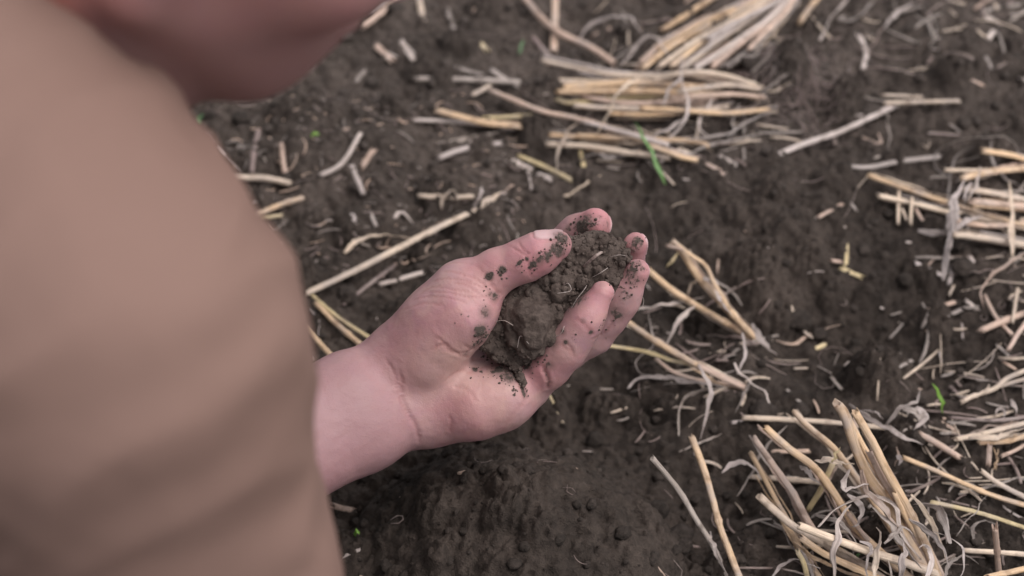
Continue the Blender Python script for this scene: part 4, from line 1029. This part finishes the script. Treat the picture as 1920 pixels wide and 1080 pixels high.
def body_sdf(p):
    d = head_sdf(p)
    d = smin(d, cone(p, hp(-.035, 0, -.05), NECKB, .056, .062), .02)
    ch = np.array([-.31, .79, .44]); t = smin(cone(p, ch, HIP, .100, .11), cone(p, SHR+[-.03, .05, 0], SHL-[0, .05, 0], .06, .07), .03)
    t = smin(t, cone(p, NECKB, ch, .060, .085), .03); d = smin(d, t, .03)
    d = smin(d, cone(p, SHR, ELR, .054, .042), .03); d = smin(d, cone(p, SHL, ELL, .052, .036), .03)
    d = smin(d, cone(p, ELR, WRR, .041, .028), .01)
    for s in (-1, 1):
        hj = HIP+[0, s*.09, -.01]; kn = np.array([-.31, .78+s*.15, .085]); an = np.array([-.70, .78+s*.12, .075])
        d = smin(d, cone(p, hj, kn, .088, .058), .04); d = smin(d, cone(p, kn, an, .055, .04), .01); d = smin(d, cone(p, an, an+[-.07, 0, -.04], .036, .025), .01)
    hh = None
    for pm, fg in H2: c = chain(p, pm); hh = c if hh is None else smin(hh, c, .01)
    o = smin(hh, chain(p, TH2), .008)
    for pm, fg in H2: o = np.minimum(o, smin(hh, chain(p, fg), .005))
    return smin(d, o, .008)
BV, BF = mesh_sdf(body_sdf, np.array([-.85, .50, .0]), np.array([.06, 1.08, .70]), .0032, 10)
BF = orient(BV, BF); BV = relax(BV, BF, 1)
V = np.concatenate([HV, BV]); F = np.concatenate([HF, BF+len(HV)])
z0 = np.zeros(len(BV)); qh = (BV-HC)@AX3.T
be = np.clip((.5+.8*(-qh[:, 2]/.05-.75)), 0, 1)*np.clip((qh[:, 0]+.03)/.035, 0, 1)*(qh[:, 0] < .12)*(np.abs(qh[:, 1]) < .085)*(qh[:, 2] > -.16)
rud = np.clip(1.3-np.linalg.norm(qh-[-.03, 0, -.07], axis=1)/.13, 0, 1)*(1-be)
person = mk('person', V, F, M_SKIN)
tag(person, 'person in a tan jacket bending over, dark soil in the open left hand', 'person')
for nm, a in (('crease', crease), ('dirt', np.clip(dirt, 0, 1)), ('red', np.clip(red, 0, 1)), ('yellow', yel), ('nail', nail)): attr(person, nm, np.concatenate([a, z0]))
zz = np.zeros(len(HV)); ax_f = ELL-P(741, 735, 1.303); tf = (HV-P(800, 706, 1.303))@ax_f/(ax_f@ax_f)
attr(person, 'tan', np.concatenate([np.clip(tf/.22, 0, 1)*.75, z0+.35])); attr(person, 'beard', np.concatenate([zz, be*.72])); attr(person, 'ruddy', np.concatenate([zz, np.clip(rud*1.3, 0, 1)]))  # forearm ramp past the wrist: the body's shade put into the skin colour
def garment(name, f, lo, hi, vox, mat, dispf=None, label=None):
    V, F = mesh_sdf(f, lo, hi, vox, 10); F = orient(V, F); V = relax(V, F, 2)
    if dispf is not None: V = V+normals(V, F)*dispf(V)[:, None]
    o = mk(name, V, F, mat, person); 
    if label: o['label'] = label
    return o
CUFFL = ELL+(P(741, 735, 1.303)-ELL)*.42; CUFFR = ELR+(WRR-ELR)*.82
def jacket_sdf(p):
    ch = np.array([-.31, .79, .44])
    d = smin(cone(p, ch, HIP+[.02, 0, .02], .130, .145), cone(p, SHR+[-.03, .05, 0], SHL-[0, .05, 0], .08, .085), .04)
    d = smin(d, cone(p, NECKB+[-.060, .022, .008], ch, .094, .12), .03)
    d = smin(d, chain(p, [(SHR, .077), (SHR*.5+ELR*.5, .0725), (ELR, .062)], .01), .02); d = smin(d, cone(p, SHR, P(-330, 60, .93), .077, .088), .03); d = smin(d, cone(p, SHL, ELL, .072, .056), .04)
    d = smin(d, cone(p, ELR, CUFFR, .062, .040), .02); d = smin(d, cone(p, ELL, CUFFL, .053, .044), .015)
    d = np.maximum(d, -cone(p, NECKB-[.0, 0, .02], hp(-.035, 0, -.05), .066, .070))

    return d
folds_dir = np.array([.35, .55, .75])
def jfold(V):
    p = V+.02*np.stack([perlin(V*14), perlin(V*14+7), perlin(V*14+13)], 1)
    u = p@np.array([.62, -.50, -.58]); v = p@np.array([.75, .45, .45])
    q = np.stack([u*30, v*8, (p@np.array([.1, .7, -.7]))*10], 1)
    r = 1-np.abs(perlin(q))*2.6; return .0038*np.clip(r, -1, 1)+.004*perlin(V*11+3)+.0008*perlin(V*60)
garment('jacket', jacket_sdf, np.array([-.86, .44, .0]), np.array([.06, 1.12, .66]), .0045, M_JACKET, jfold)
def trouser_sdf(p):
    d = cone(p, HIP+[.04, 0, .01], HIP+[-.05, 0, -.02], .13, .13)
    for s in (-1, 1):
        hj = HIP+[0, s*.09, -.01]; kn = np.array([-.31, .78+s*.15, .085]); an = np.array([-.68, .78+s*.12, .075])
        d = smin(d, cone(p, hj, kn, .105, .074), .05); d = smin(d, cone(p, kn, an, .068, .055), .012)
    return d
garment('trousers', trouser_sdf, np.array([-.85, .5, -.02]), np.array([-.15, 1.08, .5]), .006, M_TROUSER, lambda V: .004*perlin(V*22))
for s in (-1, 1):
    an = np.array([-.70, .78+s*.12, .075])
    garment('boot', lambda p: smin(cone(p, an+[.05, 0, .01], an+[-.04, 0, 0], .05, .052), smin(cone(p, an+[-.02, 0, -.02], an+[.02, 0, -.045+.02], .05, .04), ellip(p, an+[.0, 0, -.035], (.07, .05, .045)), .03), .03), an-.14, an+.14, .006, M_BOOT)
def hair_sdf(p):
    d = ellip(p, hp(-.024, 0, .042), (.100, .084, .094), AX3)
    q = (p-HC)@AX3.T
    d = np.maximum(d, -(q[:, 2]+.038-.0*q[:, 0])+0*d); d = np.maximum(d, (q[:, 0]-.052)-np.clip(q[:, 2]-.07, 0, 1)*.6)
    return np.maximum(d, np.where(q[:, 0] > -.0, .015-q[:, 2], -1))
garment('hair', hair_sdf, HC-.17, HC+.17, .004, M_HAIR, lambda V: .004*fbm(V*90, 2))
for s in (-1, 1):
    V, F = IV2*.0115+hp(.076, s*.031, -.001), IF2; ey = mk('eye', V, F, M_EYE, person)
    V = IV2*np.array([.0035, .0052, .0052]); V = V@AX3+hp(.0848, s*.031, -.002); mk('iris', V, IF2, M_HAIR, ey)

# ------------------------------------------------------------------ the handful of soil
SOILC = [(985, 600, 1.290, 62), (1030, 560, 1.296, 58), (1060, 530, 1.296, 56), (1090, 500, 1.296, 56), (1118, 480, 1.300, 46), (1148, 478, 1.306, 30), (1085, 470, 1.288, 32),
         (1112, 462, 1.287, 28), (1140, 500, 1.300, 40), (1120, 530, 1.300, 48), (1085, 560, 1.292, 44), (1050, 600, 1.292, 44), (1020, 640, 1.288, 30), (950, 620, 1.293, 42), (935, 645, 1.290, 28), (960, 660, 1.289, 26), (985, 655, 1.290, 28),
         (960, 575, 1.290, 28), (990, 545, 1.288, 30), (1030, 520, 1.284, 28), (1045, 610, 1.284, 20), (1000, 560, 1.284, 28), (1075, 520, 1.284, 26), (1050, 545, 1.282, 24), (940, 610, 1.289, 24), (925, 630, 1.290, 16), (972, 642, 1.279, 13), (990, 654, 1.279, 12), (1012, 650, 1.279, 11), (958, 628, 1.281, 12), (1030, 636, 1.279, 10), (1040, 590, 1.277, 9), (962, 585, 1.280, 11)]
rs = np.random.default_rng(31)
for px, py, d, r in list(SOILC):
    for _ in range(4):
        a = rs.uniform(0, 6.28); q = r*rs.uniform(.3, .8); SOILC.append((px+q*math.cos(a), py+q*math.sin(a), d-r*.00026*rs.uniform(.75, 1.05), rs.uniform(6, 17)))
SJ = [(P(a, b, c), r*c/FPX) for a, b, c, r in SOILC]
def dirs(n, k): v = np.random.default_rng(k).normal(size=(n, 3)); return v/np.linalg.norm(v, axis=1)[:, None]
for path in ([(955, 668, 1.286), (968, 690, 1.284), (980, 715, 1.283), (989, 742, 1.283)], [(1012, 655, 1.286), (1020, 680, 1.284), (1027, 704, 1.285)]):
    for t in np.linspace(0, 1, 15):
        k = t*(len(path)-1); i = min(int(k), len(path)-2); f = k-i; q = [path[i][c]*(1-f)+path[i+1][c]*f for c in range(3)]; s_ = (1-t)*14+1.5
        SJ.append((P(q[0]+rs.normal(0, s_*.45), q[1]+rs.normal(0, s_*.3), q[2]), (s_*rs.uniform(.6, 1))*q[2]/FPX))
def rock(p, c, r, k, n=6, cut=.74):
    e = np.linalg.norm(p-c, axis=1)-r
    for v in dirs(n, k): e = np.maximum(e, (p-c)@v-r*cut)
    return e
def soil_sdf(p):
    d = None
    for i, (c, r) in enumerate(SJ):
        e = rock(p, c, r*1.06, i, 5, .78); d = e if d is None else smin(d, e, .0005)
    q = (p-P(998, 606, 1.2772))/np.array([.92, 1.12, 1.])
    e = rock(q, np.zeros(3), .0148, 900, 9, .80)
    return smin(d, e, .0003)
lo, hi = bb([[(c, r) for c, r in SJ]], .006)
SV, SF = mesh_sdf(soil_sdf, lo-.004, hi+.004, .0008); SF = orient(SV, SF); SV = relax(SV, SF, 1); SN = normals(SV, SF)
nz = 1-np.abs(perlin(SV*210))*2.2
SV = SV+SN*(.0015*fbm(SV*130, 2, .5)+.0002*nz+.0004*fbm(SV*420+5, 3, .6))[:, None]
hand_soil = mk('soil_handful', SV, SF, M_DAMP, None, True)
tag(hand_soil, 'handful of dark damp crumbly soil heaped in the open palm', 'soil')
# crumbs on the heap, at its rim and stuck to the skin: part of the handful
cen = []; rad = []
sx, sy, sdp = project(SV); fr = np.nonzero((SN@CF) < -.1)[0]
clodc = P(998, 606, 1.2772)
for k in rs.choice(fr, 650):
    if np.linalg.norm(SV[k]-clodc) < .0175: continue
    cen.append(SV[k]+SN[k]*.0003); rad.append(.0005+.0016*rs.random()**3)
for px, py, sp, n, rm in [(930, 640, 14, 60, .0014), (950, 690, 16, 50, .0011), (905, 640, 8, 24, .001), (1010, 680, 10, 18, .0009), (893, 689, 2.5, 5, .0013), (915, 693, 12, 14, .0007), (937, 512, 6, 10, .001), (914, 522, 4, 8, .001), (975, 497, 10, 10, .0007), (1000, 500, 8, 12, .001),
                          (1040, 478, 14, 30, .0010), (1055, 455, 9, 20, .0010), (1090, 425, 12, 30, .0011), (1120, 412, 14, 16, .0006), (1198, 455, 9, 18, .0008), (1190, 500, 12, 22, .0008), (1170, 530, 14, 30, .0009), (1135, 610, 9, 12, .0008), (970, 730, 8, 8, .0006), (985, 715, 6, 12, .0008), (1060, 640, 10, 6, .0006), (920, 560, 10, 10, .0006)]:
    for _ in range(n):
        h = hit(px+rs.normal(0, sp), py+rs.normal(0, sp), 4)
        if h is not None: cen.append(h+cam2w((0, 0, 1))*.0001); rad.append(rm*(.28+.62*rs.random()**2.5))
CV, CFc = lumps(np.array(cen), np.array(rad), 9, False, .9)
o = mk('crumbs', CV, CFc, M_DAMP, hand_soil, True); o['kind'] = 'stuff'
def hair_root(pts, mat, rr_, name='rootlet'):
    L = catmull(np.array([P(a, b, c) for a, b, c in pts]), .0012); T, S, N = frame(L); K = 5; ang = np.arange(K)*2*math.pi/K
    V = (L[:, None]+rr_*(S[:, None]*np.cos(ang)[None, :, None]+N[:, None]*np.sin(ang)[None, :, None])).reshape(-1, 3)
    F = [(i*K+k, i*K+(k+1) % K, (i+1)*K+(k+1) % K, (i+1)*K+k) for i in range(len(L)-1) for k in range(K)]+[tuple(range(K))[::-1], tuple(range((len(L)-1)*K, len(L)*K))]
    o = mk(name, V, F, mat, hand_soil); n = len(V); uvset(o, np.stack([np.zeros(n), np.arange(n)*.01], 1)); return o
for pts in ([(928, 603, 1.272), (945, 601, 1.268), (962, 610, 1.265)], [(1071, 578, 1.262), (1082, 560, 1.258), (1096, 542, 1.257), (1100, 535, 1.26)], [(1142, 483, 1.279), (1160, 478, 1.276), (1175, 480, 1.285)],
            [(970, 652, 1.271), (976, 630, 1.268), (992, 645, 1.266)], [(1110, 520, 1.272), (1125, 512, 1.268), (1140, 502, 1.275)], [(1055, 535, 1.268), (1066, 532, 1.262), (1070, 545, 1.262), (1045, 550, 1.263)],
            [(1200, 548, 1.295), (1207, 562, 1.29), (1205, 575, 1.29)], [(1040, 632, 1.27), (1052, 625, 1.262), (1058, 612, 1.262)]):
    hair_root(pts, STRAW['w'], .00016)
hair_root([(1095, 500, 1.272), (1108, 488, 1.266), (1120, 478, 1.264), (1128, 473, 1.268)], STRAW['b'], .0009)
